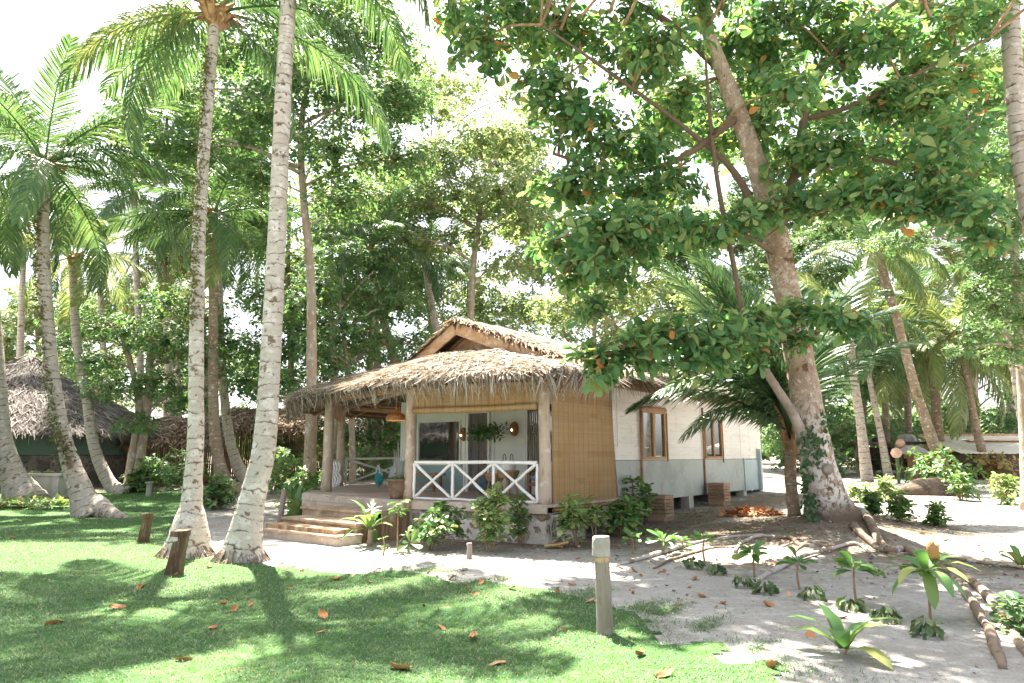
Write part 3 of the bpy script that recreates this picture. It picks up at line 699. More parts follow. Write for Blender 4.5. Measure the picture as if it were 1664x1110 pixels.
# door with louvred light above
d = MB(); d.box((-4.07, -.03, 1.68), (.07, .08, 1.95)); d.box((-3.37, -.03, 1.68), (.07, .08, 1.95)); d.box((-3.72, -.03, 2.68), (.77, .078, .06)); d.box((-3.72, -.03, 3.1), (.77, .06, .06))
dr = hp(d, 'door_frame', 'white_frame', fw)
d = MB(); d.box((-3.72, -.012, 1.68), (.63, .03, 1.94)); hp(d, 'door', 'door_screen', fw)
d = MB()
for a in (-3.98, -3.72, -3.46): d.box((a, -.035, 1.68), (.035, .02, 1.9))
hp(d, 'door_rail', 'door_screen', fw)
d = MB(); d.box((-3.72, -.02, 2.9), (.63, .02, .34)); hp(d, 'louver', 'louver', fw)
for a in (-6.35, -4.2, -3.25, -2.28, -.05):
    d = MB(); d.box((a, -.015, 2.1), (.05, .025, 2.78)); hp(d, 'batten', 'white_frame', fw)

# walls: right side and the rest
LEN = 9.9
mb = MB(); mb.box((-.05, 4.1, 2.42), (.1, 8.2, 1.85)); sw = hp(mb, 'side_wall', 'white_wall')
mb = MB(); mb.box((-.04, 4.1, 1.02), (.12, 8.2, .93)); hp(mb, 'lower_wall', 'grey_wall')
mb = MB(); mb.box((-.06, 9.05, 2.42), (.1, 1.7, 1.85)); hp(mb, 'rear_panel', 'white_wall')
mb = MB(); mb.box((-.05, 9.05, 1.0), (.12, 1.7, .95)); mb.box((.03, 8.18, 1.02), (.05, .12, .98)); mb.box((.06, 9.5, 1.15), (.1, .12, 1.3)); hp(mb, 'rear_lower_panel', 'blue_wall')
mb = MB(); mb.box((-FW / 2, LEN, 2.0), (FW - .1, .1, 2.9)); hp(mb, 'back_wall', 'grey_wall')
mb = MB(); mb.box((-FW + .05, 3.6, 2.1), (.1, 7.0, 2.8)); mb.box((-FW + .05, 8.6, 2.1), (.1, 2.5, 2.8)); hp(mb, 'left_wall', 'front_wall')
for a in (.03, .32, 2.85, 5.0, 6.5, 8.0):
    mb = MB(); mb.box((.004, a, 2.45), (.012, .035, 1.8)); hp(mb, 'batten', 'white_frame', sw)
mb = MB(); mb.box((.012, 1.1, 1.78), (.02, 1.5, .012)); mb.box((.012, .38, 2.4), (.02, .012, 1.2)); hp(mb, 'trunking', 'white_frame', sw)
window(sw, 2.1, 2.09, 1.22, 1.16, .0, 'window_wood', 2, .06, False, 'y')
window(sw, 5.8, 2.09, 1.22, 1.16, .0, 'window_wood', 2, .06, False, 'y')
for a, zt in ((1.42, 2.62), (5.05, 2.9)):
    mb = MB(); mb.tube([(.05, a, .55), (.05, a, 1.5), (.05, a, zt)], [.028, .028, .028], 8, 8); 
    if zt < 2.7: mb.tube([(.05, a, zt), (.08, a + .1, zt + .1), (.08, a + 1.25, zt + .12)], [.028, .028, .028], 8, 8)
    hp(mb, 'drain_pipe', 'brown_wood', sw, smooth=True)
mb = MB(); mb.box((.04, 2.82, 2.05), (.03, .03, 1.2)); mb.box((.04, 6.48, 2.05), (.03, .03, 1.3)); hp(mb, 'window_post', 'window_wood', sw)
mb = MB(); mb.box((.03, 2.1, 2.70), (.1, 1.36, .07)); hp(mb, 'window_hood', 'window_wood', sw)
for a in (-.2, 2.3, 4.2, 6.2, 8.2, 9.7):
    for xx in (-.12, -3.3, -6.4):
        mb = MB(); mb.box((xx, a, .2), (.26, .3, .74), taper=.9); hp(mb, 'pier', 'concrete')
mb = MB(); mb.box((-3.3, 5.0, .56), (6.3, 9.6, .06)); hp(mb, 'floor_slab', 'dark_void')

# main roof
RZ = 4.79
rA, rB = (-3.3, -1.30, RZ), (-3.3, 10.5, RZ)
rC, rD = (.72, 10.5, RZ - .385 * 4.02), (.72, -1.30, RZ - .385 * 4.02)
lC, lD = (-6.3, 10.5, RZ - .55 * 3.0), (-6.3, -1.30, RZ - .55 * 3.0)
mb = MB(); bed(mb, rA, rB, rC, rD, .13, .03, 50, 14); bed(mb, rB, rA, lD, lC, .13, .02, 30, 10)
thatch(mb, rA, rB, rC, rD, 24000, lift=.07, bulge=.03); thatch(mb, rB, rA, lD, lC, 3500, lift=.07)
for k in range(900):     # the ridge cap and the ragged gable edge
    y = RNG.uniform(-1.4, 10.5); s = RNG.choice((-1, 1))
    mb.scatter(strip, [(-3.3 + RNG.normal(0, .05), y, RZ + RNG.uniform(0, .07))], [(s, RNG.normal(0, .4), -.45)], [(.3 * s, 0, 1)], .25 + .3 * RNG.random(), .05)
roof = hp(mb, 'main_roof', 'thatch')
mb = MB()
n = 700; u = RNG.random(n); P = np.array(rA) * (1 - u[:, None]) + np.array(rD) * u[:, None] + np.array((0, -.03, .03)); 
mb.scatter(strip, P + RNG.normal(0, .025, (n, 3)), np.stack([RNG.uniform(.2, 1, n), RNG.normal(-.35, .3, n), RNG.normal(-.45, .15, n)], -1), np.stack([np.zeros(n), -np.ones(n) * .3, np.ones(n)], -1), RNG.uniform(.12, .35, n), .03)
P = np.array(rA) * (1 - u[:, None]) + np.array(lD) * u[:, None] + np.array((0, -.03, .03))
mb.scatter(strip, P + RNG.normal(0, .025, (n, 3)), np.stack([-RNG.uniform(.2, 1, n), RNG.normal(-.35, .3, n), RNG.normal(-.5, .15, n)], -1), np.stack([np.zeros(n), -np.ones(n) * .3, np.ones(n)], -1), RNG.uniform(.12, .35, n), .03)
hp(mb, 'gable_edge', 'thatch_brown', roof)
mb = MB(); fringe(mb, [(.74, -1.2, 3.2), (.74, 3, 3.2), (.74, 10.5, 3.2)], 150, 1, (.15, .5)); hp(mb, 'eave_fringe', 'thatch_brown', roof)
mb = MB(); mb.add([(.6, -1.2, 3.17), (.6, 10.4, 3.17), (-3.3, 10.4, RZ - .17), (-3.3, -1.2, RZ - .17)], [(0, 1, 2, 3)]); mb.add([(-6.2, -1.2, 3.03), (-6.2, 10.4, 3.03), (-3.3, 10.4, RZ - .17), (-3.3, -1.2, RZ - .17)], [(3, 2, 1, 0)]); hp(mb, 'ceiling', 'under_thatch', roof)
# barge boards, fascia
mb = MB(); mb.beam((-3.28, -1.36, RZ - .22), (.62, -1.36, RZ - .22 - .385 * 3.9), .05, .27); hp(mb, 'barge_board', 'orange_wood')
mb = MB(); mb.beam((-3.32, -1.36, RZ - .22), (-6.2, -1.36, RZ - .22 - .55 * 2.88), .05, .27); hp(mb, 'barge_board', 'orange_wood')
mb = MB(); mb.beam((.56, -1.1, 3.07), (.56, 10.3, 3.07), .03, .16); hp(mb, 'eave_board', 'brown_wood')
for k in range(9):
    y = -.9 + k * .16
    mb = MB(); mb.beam((-3.25, y, RZ - .24), (-5.6, y, RZ - .24 - .55 * 2.35), .04, .05); mb.beam((-3.35, y, RZ - .24), (-.8, y, RZ - .24 - .385 * 2.55), .04, .05); hp(mb, 'gable_rafter', 'brown_wood')

# skirt roof over the veranda
SI = [(.45, -1.05, 3.36), (-.7, -1.2, 3.52), (-2.0, -1.15, 3.92), (-3.3, -1.1, 4.02), (-4.7, -1.1, 3.84), (-6.2, -.6, 3.80), (-7.0, 1.0, 3.75), (-7.0, 7.2, 3.75)]
SO = [(.78, -1.2, 3.12), (.62, -3.0, 3.06), (-1.1, -3.5, 3.08), (-3.2, -3.72, 3.08), (-7.0, -3.05, 3.05), (-9.9, -1.25, 2.98), (-10.6, 1.4, 2.96), (-10.6, 7.2, 2.96)]
mb = MB(); fr = MB(); un = MB()
for k in range(7):
    A, B, C, D = SI[k], SI[k + 1], SO[k + 1], SO[k]
    bed(mb, A, B, C, D, .11, .06 if 0 < k < 5 else .04, 16, 10)
    area = np.linalg.norm(np.cross(np.subtract(B, A) + np.subtract(C, D), np.subtract(D, A) + np.subtract(C, B))) / 4
    thatch(mb, A, B, C, D, int(area * (900 if k < 5 else 300)), lift=.10, bulge=.06 if 0 < k < 5 else .04, yaw=.6)
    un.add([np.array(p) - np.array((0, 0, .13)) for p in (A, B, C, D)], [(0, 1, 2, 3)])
sk = hp(mb, 'veranda_roof', 'thatch')
fringe(fr, SO[:6], 260, 1, (.12, .62)); fringe(fr, SO[5:], 60, 1, (.15, .45))
fr_o = hp(fr, 'eave_fringe', 'thatch', sk)
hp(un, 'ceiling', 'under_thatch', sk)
for k in range(1, 7):
    for f in (0, .34, .67):
        a = Vector(SI[k]).lerp(Vector(SI[min(k + 1, 7)]), f); b = Vector(SO[k]).lerp(Vector(SO[min(k + 1, 7)]), f)
        mb = MB(); mb.tube([a - Vector((0, 0, .19)), b - Vector((0, 0, .17))], [.04, .035], 7, 4); hp(mb, 'rafter', 'brown_wood', sk)
for f in (.3, .6, .88):
    mb = MB()
    pts = [Vector(SI[k]).lerp(Vector(SO[k]), f) - Vector((0, 0, .15)) for k in range(1, 8)]
    for p, q in zip(pts[:-1], pts[1:]): mb.tube([p, q], [.022, .022], 6)
    hp(mb, 'purlin', 'brown_wood', sk)
mb = MB(); mb.tube([(-9.4, .15, 3.0), (-3.1, -2.93, 3.0)], [.06, .06], 8, 5); hp(mb, 'tie_beam', 'post_wood')
mb = MB(); mb.beam((-7.0, -2.05, 2.78), (-9.2, -.0, 2.76), .04, .36); hp(mb, 'valance_board', 'orange_wood')

# railing of white branches
def rustic(mb, p, q, r, seed):
    p = Vector(p); q = Vector(q); n = 9; pts = []
    rr = random.Random(seed)
    for i in range(n):
        f = i / (n - 1); w_ = .012 * math.sin(PI * f)
        pts.append(p.lerp(q, f) + Vector((rr.uniform(-1, 1) * w_, rr.uniform(-1, 1) * w_, rr.uniform(-1, 1) * w_)))
    mb.tube(pts, [r * rr.uniform(.88, 1.15) for _ in range(n)], 8, 18, .06, seed=seed)
def railing(name, a, b, bays, m, z0, z1, r=.032):
    A = Vector((a[0], a[1], 0)); B = Vector((b[0], b[1], 0))
    mb = MB(); rustic(mb, A + Vector((0, 0, z1)), B + Vector((0, 0, z1)), r * 1.05, 3); ro = hp(mb, 'railing', m, smooth=True)
    for k in range(bays + 1):
        p = A.lerp(B, k / bays); t = MB(); rustic(t, p + Vector((0, 0, z0 - .04)), p + Vector((0, 0, z1 - .02)), r, 10 + k); hp(t, 'baluster', m, ro, smooth=True)
        if k < bays:
            q = A.lerp(B, (k + 1) / bays); e = (q - p) * .04
            for s_ in (0, 1):
                t = MB(); off = Vector((0, -.02 * s_, 0)); za, zb = (z1 - .03, z0) if s_ else (z0, z1 - .03)
                rustic(t, p + e + off + Vector((0, 0, za)), q - e + off + Vector((0, 0, zb)), r * .92, 30 + k * 2 + s_); hp(t, 'cross_brace', m, ro, smooth=True)
    t = MB(); rustic(t, A + Vector((0, 0, z0 - .03)), B + Vector((0, 0, z0 - .03)), r * .8, 77); hp(t, 'bottom_rail', m, ro, smooth=True)
railing('front', (-2.93, -2.96), (-.12, -2.47), 3, 'white_paint', FLOOR + .06, 1.46)
railing('side', (.03, -2.2), (.03, -.2), 2, 'white_paint', FLOOR + .06, 1.46, .026)
railing('back', (-9.42, .4), (-9.45, 3.45), 1, 'shaded_rail', FLOOR + .08, 1.5)
railing('back', (-9.45, 3.75), (-9.45, 6.6), 1, 'shaded_rail', FLOOR + .08, 1.5)
# twisted pickets between the two left posts
pk = MB(); rustic(pk, (-7.0, -2.1, 1.46), (-9.2, -.02, 1.46), .03, 5); pko = hp(pk, 'picket_rail', 'white_paint', smooth=True)
for k in range(9):
    f = .06 + k * .11; p = Vector((-7.0, -2.1, 0)).lerp(Vector((-9.2, -.02, 0)), f); t = MB(); s_ = .05 * (-1) ** k
    t.tube([p + Vector((0, 0, FLOOR)), p + Vector((s_, s_, .95)), p + Vector((-s_, -s_, 1.2)), p + Vector((0, 0, 1.47))], [.03, .028, .03, .028], 7, 12, .08, seed=k); hp(t, 'picket', 'white_paint', pko, smooth=True)

# ------------------------------------------------------------------ things on and around the veranda
def hthing(name, label, cat, o, group=None):
    t = thing(name, label, cat, HL(*o), PHI, group)
    return t
def hb(mb, name, m, parent, o, **kw): return mb.build(name, M[m], parent, origin=o, **kw)

# blinds
o = (-1.55, -2.66, 2.40); t = hthing('bamboo_blind', 'rolled up bamboo blind hanging above the white front railing', 'blind', o)
def bf(u, v):
    x = -2.98 + 2.88 * u; y = -2.93 + .50 * u - .03
    return (x, y - .01 * sin(v * 9), 2.56 + .56 * v)
mb = MB(); mb.grid(bf, 12, 12, (0, .012, 0)); hb(mb, 'blind_slats', 'blind', t, o)
mb = MB(); mb.tube([(-2.98, -2.99, 2.53), (-1.5, -2.73, 2.515), (-.1, -2.49, 2.53)], [.062, .066, .062], 12, 14, .03); hb(mb, 'roll', 'blind', t, o, smooth=True)
for f in (.1, .36, .63, .9):
    x = -2.98 + 2.88 * f; y = -2.93 + .5 * f - .05
    mb = MB(); mb.tube([(x, y, 3.1), (x, y, 2.56), (x, y - .06, 2.5)], [.006, .006, .006], 5); hb(mb, 'cord', 'cord', t, o)
o = (.12, -1.2, .62); t = hthing('bamboo_blind', 'long bamboo blind let down beside the white side wall', 'blind', o)
def bs_(u, v):
    y = -2.30 + 2.32 * u; z = .60 + 2.52 * v + .03 * (u - .5) * (1 - v)
    return (.10 + .07 * (1 - v) ** 1.3 * (.25 + .75 * u) + .012 * sin(u * 9 + v * 3), y + .06 * (1 - v) ** 2 * u, z)
mb = MB(); mb.grid(bs_, 16, 24, (-.012, 0, 0)); hb(mb, 'blind_slats', 'blind', t, o, smooth=True)
mb = MB(); mb.tube([bs_(k / 6, 0) for k in range(7)], [.03] * 7, 8); hb(mb, 'bottom_bar', 'window_wood', t, o)

# hanging lamp
o = (-4.77, -1.84, 2.42); t = hthing('pendant_lamp', 'woven rattan dome lamp hanging lit from the veranda ceiling', 'lamp', o)
mb = MB(); pr = [(.24, .0), (.25, .04), (.24, .10), (.19, .155), (.11, .19), (.075, .195), (.075, .255), (.055, .26)]
mb.lathe(pr, o, 28); mb.lathe([(r * .96, z) for r, z in pr][::-1], o, 28); hb(mb, 'lamp_shade', 'rattan', t, o, smooth=True)
mb = MB(); mb.tube([(o[0], o[1], o[2] + .25), (o[0] + .01, o[1], 3.2), (o[0], o[1], 3.75)], [.014, .014, .014], 6); mb.tube([(o[0] + .12, o[1], o[2] + .18), (o[0] + .12, o[1], 3.6)], [.008, .008], 5); hb(mb, 'cord', 'cord', t, o)
mb = MB(); mb.lathe([(.001, -.05), (.035, -.04), (.045, 0), (.035, .04), (.015, .08)], (o[0], o[1], o[2] + .08), 12); hb(mb, 'bulb', 'bulb', t, o, smooth=True)
# wall lamps
for x, z, lb in ((-4.22, 2.13, 'oval rattan wall lamp between the big window and the door'), (-2.58, 2.23, 'oval rattan wall lamp between the door and the curtained window')):
    o = (x, -.06, z); t = hthing('wall_lamp', lb, 'lamp', o, 'rattan wall lamps on the front wall')
    mb = MB(); V = []
    mb.grid(lambda u, v: (x + .125 * v * cos(2 * PI * u), -.03 - .09 * math.sqrt(max(0, 1 - v * v)), z + .175 * v * sin(2 * PI * u)), 24, 7, (0, .012, 0)); hb(mb, 'lamp_shade', 'rattan_dark', t, o, smooth=True)
    mb = MB(); mb.lathe([(.001, -.022), (.022, 0), (.001, .022)], (x - .01, -.13, z - .03), 10); hb(mb, 'bulb', 'bulb', t, o, smooth=True)

# bench under the window, stools, armchair, tray
o = (-5.2, -.6, FLOOR); t = hthing('bench', 'low wooden bench under the big veranda window', 'bench', o)
mb = MB(); mb.box((o[0], o[1], FLOOR + .43), (1.5, .36, .05)); hb(mb, 'seat', 'brown_wood', t, o)
for sx in (-.62, .62):
    for sy in (-.12, .12): mb = MB(); mb.box((o[0] + sx, o[1] + sy, FLOOR + .205), (.06, .06, .40)); hb(mb, 'leg', 'brown_wood', t, o)
mb = MB(); mb.box((o[0], o[1], FLOOR + .15), (1.18, .03, .05)); hb(mb, 'stretcher', 'brown_wood', t, o)
for (x, y, h_, r, lb) in ((-2.25, -1.15, .50, .22, 'round wooden stool nearer the door on the veranda'), (-1.72, -1.35, .58, .24, 'round wooden stool holding the lantern tray by the armchair')):
    o = (x, y, FLOOR); t = hthing('stool', lb, 'stool', o)
    mb = MB(); mb.lathe([(.001, h_), (r, h_), (r + .01, h_ - .03), (r * .8, h_ - .16), (.001, h_ - .17)][::-1], (x, y, FLOOR), 18); hb(mb, 'seat', 'stool_wood', t, o, smooth=False)
    for k in range(4):
        a = k * PI / 2 + .5; mb = MB(); mb.tube([(x + cos(a) * r * .55, y + sin(a) * r * .55, FLOOR + h_ - .15), (x + cos(a) * r * .95, y + sin(a) * r * .95, FLOOR)], [.024, .018], 7); hb(mb, 'leg', 'stool_wood', t, o)
o = (-1.72, -1.35, FLOOR + .58); t = hthing('lantern', 'white lantern with black looped handles on the taller stool', 'lantern', o)
mb = MB(); mb.lathe([(.001, 0), (.15, 0), (.16, .02), (.16, .15), (.15, .155), (.001, .155)], o, 18); hb(mb, 'body', 'white_paint', t, o)
for dx in (-.1, .1):
    mb = MB(); mb.tube([(o[0] + dx - .035, o[1], o[2] + .15), (o[0] + dx - .035, o[1], o[2] + .3), (o[0] + dx, o[1], o[2] + .345), (o[0] + dx + .035, o[1], o[2] + .3), (o[0] + dx + .035, o[1], o[2] + .15)], [.009] * 5, 6, 18); hb(mb, 'handle', 'black_metal', t, o)
mb = MB(); mb.box((o[0], o[1], o[2] + .175), (.32, .2, .03)); hb(mb, 'tray', 'black_metal', t, o)
o = (-.75, -1.0, FLOOR); t = hthing('armchair', 'wooden armchair with blue cushions behind the railing', 'armchair', o)
mb = MB(); mb.box((o[0], o[1], FLOOR + .3), (.9, .75, .07)); hb(mb, 'seat_frame', 'brown_wood', t, o)
for sx in (-.42, .42):
    for sy in (-.33, .33): mb = MB(); mb.box((o[0] + sx, o[1] + sy, FLOOR + .27), (.07, .07, .54 if sy < 0 else .52)); hb(mb, 'leg', 'brown_wood', t, o)
    mb = MB(); mb.box((o[0] + sx, o[1], FLOOR + .565), (.09, .8, .04)); hb(mb, 'armrest', 'brown_wood', t, o)
def pillow(mb, c, sx, sy, sz, tilt):
    def sh(sgn):
        def fn(u, v):
            a = (u - .5) * 2; b = (v - .5) * 2; e = (1 - a ** 4) * (1 - b ** 4)
            x, y, z = a * sx / 2, b * sy / 2, sgn * sz / 2 * max(0, e) ** .5
            return (c[0] + x, c[1] + y * cos(tilt) - z * sin(tilt), c[2] + y * sin(tilt) + z * cos(tilt))
        return fn
    mb.grid(sh(1), 12, 12); mb.grid(sh(-1), 12, 12)
mb = MB(); pillow(mb, (o[0], o[1] - .02, FLOOR + .43), .78, .7, .2, 0); hb(mb, 'seat_cushion', 'cushion_light', t, o, smooth=True)
mb = MB(); pillow(mb, (o[0], o[1] + .3, FLOOR + .74), .8, .62, .2, 1.35); hb(mb, 'back_cushion', 'cushion_blue', t, o, smooth=True)
mb = MB(); mb.box((o[0], o[1] + .40, FLOOR + .6), (.84, .05, .5)); hb(mb, 'backrest', 'brown_wood', t, o)

# big pot at the top of the steps
o = (-3.35, -3.02, FLOOR); t = hthing('flower_pot', 'brown clay pot of thin stems on the deck by the post', 'flower pot', o)
mb = MB(); mb.lathe([(.001, 0), (.155, 0), (.19, .1), (.215, .25), (.225, .36), (.245, .375), (.245, .41), (.215, .41), (.205, .34)], o, 26); hb(mb, 'pot', 'pot', t, o, smooth=True)
mb = MB(); mb.lathe([(.001, .37), (.21, .36)][::-1], o, 20); hb(mb, 'soil', 'soil', t, o)
mb = MB(); n = 500; a = RNG.random(n) * 2 * PI; r = .2 * np.sqrt(RNG.random(n))
mb.scatter(blade, np.stack([o[0] + r * np.cos(a), o[1] + r * np.sin(a), np.full(n, FLOOR + .36)], -1), np.stack([RNG.normal(0, .5, n), RNG.normal(0, .5, n), np.ones(n)], -1), np.stack([np.cos(a), np.sin(a), 0 * a], -1), .07 + .08 * RNG.random(n), .012); hb(mb, 'moss', 'leaf_dark', t, o)
for k in range(9):
    a = RNG.random() * 2 * PI; l = RNG.uniform(.45, .95); mb = MB(); dx, dy = .3 * l * cos(a), .3 * l * sin(a)
    mb.tube([(o[0] + .08 * cos(a), o[1] + .08 * sin(a), FLOOR + .36), (o[0] + .5 * dx, o[1] + .5 * dy, FLOOR + .36 + l * .5), (o[0] + dx, o[1] + dy, FLOOR + .36 + l)], [.009, .008, .005], 5, 6); hb(mb, 'stem', 'thatch', t, o)

# lounge chair under a cloth, teal bag, dog-legged rattan hoop
o = (-7.25, .75, FLOOR); t = hthing('lounge_chair', 'chair draped in pale striped cloth at the back of the veranda', 'chair', o)
mb = MB()
def drape(u, v):
    a = u * 2 * PI; r = .42 + .10 * (1 - v) * (1 + .25 * sin(a * 9)); top = .55 + .25 * (sin(a) > 0) * v
    return (o[0] + r * cos(a) * (1 if v < .98 else .98), o[1] + r * .8 * sin(a), FLOOR + .03 + top * v)
mb.grid(drape, 72, 8); mb.grid(lambda u, v: (o[0] + (.42 * v) * cos(u * 2 * PI), o[1] + .336 * v * sin(u * 2 * PI), FLOOR + .58 + .25 * (sin(u * 2 * PI) > 0) * v), 72, 4); hb(mb, 'cloth', 'cloth', t, o, smooth=True)
mb = MB(); mb.box((o[0], o[1], FLOOR + .3), (.5, .42, .5)); hb(mb, 'seat_frame', 'brown_wood', t, o)
mb = MB(); pillow(mb, (o[0], o[1] + .2, FLOOR + .85), .6, .5, .14, 1.3); hb(mb, 'back_cushion', 'cushion_light', t, o, smooth=True)
o = (-7.95, .45, FLOOR); t = hthing('oval_cushion', 'teal and white patterned oval cushion leaning beside the draped chair', 'cushion', o)
mb = MB(); mb.lathe([(.001, 0), (.10, .09), (.13, .23), (.10, .40), (.03, .49), (.001, .5)], (o[0], o[1], FLOOR), 16, .1); hb(mb, 'cover', 'teal', t, o, smooth=True)
mb = MB(); mb.tube([(o[0] + .08 * cos(k), o[1] - .05, FLOOR + .28 + .33 * sin(k)) for k in np.linspace(.3, 2.8, 9)], [.02] * 9, 6); hb(mb, 'strap', 'white_paint', t, o)

# potted tree by the door
o = (-2.85, -.75, FLOOR); t = hthing('potted_tree', 'small dark topped tree in a pot beside the veranda door', 'potted tree', o)
mb = MB(); mb.lathe([(.001, 0), (.15, 0), (.2, .34), (.21, .36), (.18, .36), (.17, .3)], o, 20); hb(mb, 'pot', 'cushion_blue', t, o, smooth=True)
mb = MB(); mb.tube([(o[0], o[1], FLOOR + .3), (o[0] + .01, o[1], FLOOR + .8), (o[0] + .02, o[1], FLOOR + 1.3)], [.022, .018, .012], 7, 8); mb.tube([(o[0], o[1], FLOOR + .75), (o[0] - .25, o[1], FLOOR + 1.1), (o[0] - .3, o[1], FLOOR + 1.35)], [.014, .012, .01], 6, 8); hb(mb, 'trunk', 'twig', t, o, smooth=True)
mb = MB(); n = 420; c = RNG.random(n) < .3
P = np.stack([np.where(c, -.32, .08) + RNG.normal(0, np.where(c, .13, .2)), RNG.normal(0, .14, n), 1.42 + RNG.normal(0, .075, n) + np.where(c, -.02, .02)], -1) + np.array((o[0], o[1], FLOOR))
lf0 = (np.array([(0, 0, 0), (.5, .2, .03), (1, 0, -.02), (.5, -.2, .03)], float), np.array([[0, 1, 2, 3]]), np.zeros((0, 3), int))
mb.scatter(lf0, P, RNG.normal(0, 1, (n, 3)), RNG.normal(0, .4, (n, 3)) + np.array((0, 0, 1)), .14, .14); hb(mb, 'crown', 'leaf_dark', t, o)

# slatted boxes by the side wall
for (x, y, lb) in ((.42, 1.55, 'slatted wooden box half behind a shrub by the side wall'), (.42, 5.05, 'slatted wooden box standing clear under the second side window')):
    wp = HL(x, y); o = (x, y, float(H(wp.x, wp.y))); t = hthing('slatted_box', lb, 'wooden box', o, 'slatted boxes along the side wall')
    z0 = o[2]
    mb = MB(); mb.box((x, y, z0 + .03), (.40, .50, .14)); hb(mb, 'base', 'crate', t, o)
    for s_ in (-1, 1):
        for q in (-1, 1): mb = MB(); mb.box((x + s_ * .185, y + q * .19, z0 + .32), (.045, .045, .44)); hb(mb, 'corner_post', 'crate', t, o)
    mb = MB()
    for k in range(6):
        zz = z0 + .14 + k * .077
        for s_ in (-1, 1):
            mb.box((x + s_ * .212, y, zz), (.02, .42, .064), jit=.003); mb.box((x, y + s_ * .218, zz), (.44, .02, .064), jit=.003)
    hb(mb, 'slats', 'crate', t, o)
    mb = MB(); mb.box((x, y, z0 + .565), (.45, .46, .022)); hb(mb, 'lid', 'crate', t, o)
# ================================================================== palms
leaflet = np.array([[0, 1, 2, 3], [3, 2, 4, 5]])
def frond_mesh(name, L, droop, hang, m, seed, n=74, flop=0.0, sway=0.0):
    """one coconut frond along +X: curved stalk and two combs of leaflets"""
    rr = np.random.default_rng(seed); mb = MB()
    k = 26; s = np.linspace(0, 1, k); pitch = -droop * s ** 1.5; yawc = sway * s ** 2
    dx = np.cos(pitch) * np.cos(yawc); dy = np.cos(pitch) * np.sin(yawc); dz = np.sin(pitch); d = np.stack([dx, dy, dz], -1)
    C = np.concatenate([[(0, 0, 0)], np.cumsum((d[1:] + d[:-1]) / 2 * L / (k - 1), axis=0)])
    mb.tube([tuple(c) for c in C], list(np.interp(s, [0, .06, .2, 1], [.055, .038, .026, .004])), 5)
    V = []; Q = []; cnt = 0
    for side in (-1, 1):
        for i in range(n):
            t = .13 + .86 * (i + rr.random() * .7) / n
            p = np.array([np.interp(t, s, C[:, j]) for j in range(3)]); T = nrm(np.array([np.interp(t, s, d[:, j]) for j in range(3)]))
            Sd = nrm(np.cross((0, 0, 1), T)) * side; N = np.cross(T, Sd) * side
            if N[2] < 0: N = -N
            ln = L * .235 * (sin(PI * min(1, .12 + .86 * t)) ** .6) * rr.uniform(.85, 1.1)
            fw = .35 + .75 * t + rr.normal(0, .07)
            a = nrm(T * fw + Sd * (1.0 - .25 * t) + N * (.32 - hang * .5 + rr.normal(0, .1)))
            h = hang * rr.uniform(.7, 1.4)
            b = nrm(a + np.array((0, 0, -h))); c = nrm(b + np.array((0, 0, -h * 1.3)))
            w0 = .015; w1 = .0215
            wd = nrm(np.cross(a, Sd * .2 + N) + N * rr.normal(0, .35))
            p1 = p + a * ln * .38; p2 = p1 + b * ln * .34; p3 = p2 + c * ln * .28
            V += [p - wd * w0, p + wd * w0, p1 + wd * w1, p1 - wd * w1, p2 + wd * w1 * .8, p2 - wd * w1 * .8, p3]
            mb_q = [(cnt, cnt + 1, cnt + 2, cnt + 3), (cnt + 3, cnt + 2, cnt + 4, cnt + 5)]; Q += mb_q; cnt += 7
    V = np.array(V); T = np.array([(7 * i + 5, 7 * i + 4, 7 * i + 6) for i in range(cnt // 7)])
    mb.add(V, Q, T)
    o = mb.build(name, m); me = o.data; bpy.data.objects.remove(o); return me
FR = {}
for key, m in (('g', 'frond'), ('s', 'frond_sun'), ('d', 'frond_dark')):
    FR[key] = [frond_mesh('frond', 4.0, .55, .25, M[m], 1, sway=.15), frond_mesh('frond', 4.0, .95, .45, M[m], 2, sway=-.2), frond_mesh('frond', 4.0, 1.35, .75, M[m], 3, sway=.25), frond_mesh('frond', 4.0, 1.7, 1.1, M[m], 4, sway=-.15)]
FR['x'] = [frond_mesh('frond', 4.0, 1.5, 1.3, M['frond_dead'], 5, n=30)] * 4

def put_frond(parent, loc, az, el, L, key, var, roll=0):
    o = bpy.data.objects.new('frond', FR[key][var]); COL.objects.link(o); o.parent = parent
    o.location = loc; o.rotation_euler = (roll, -el, az); o.scale = (L / 4,) * 3
    return o

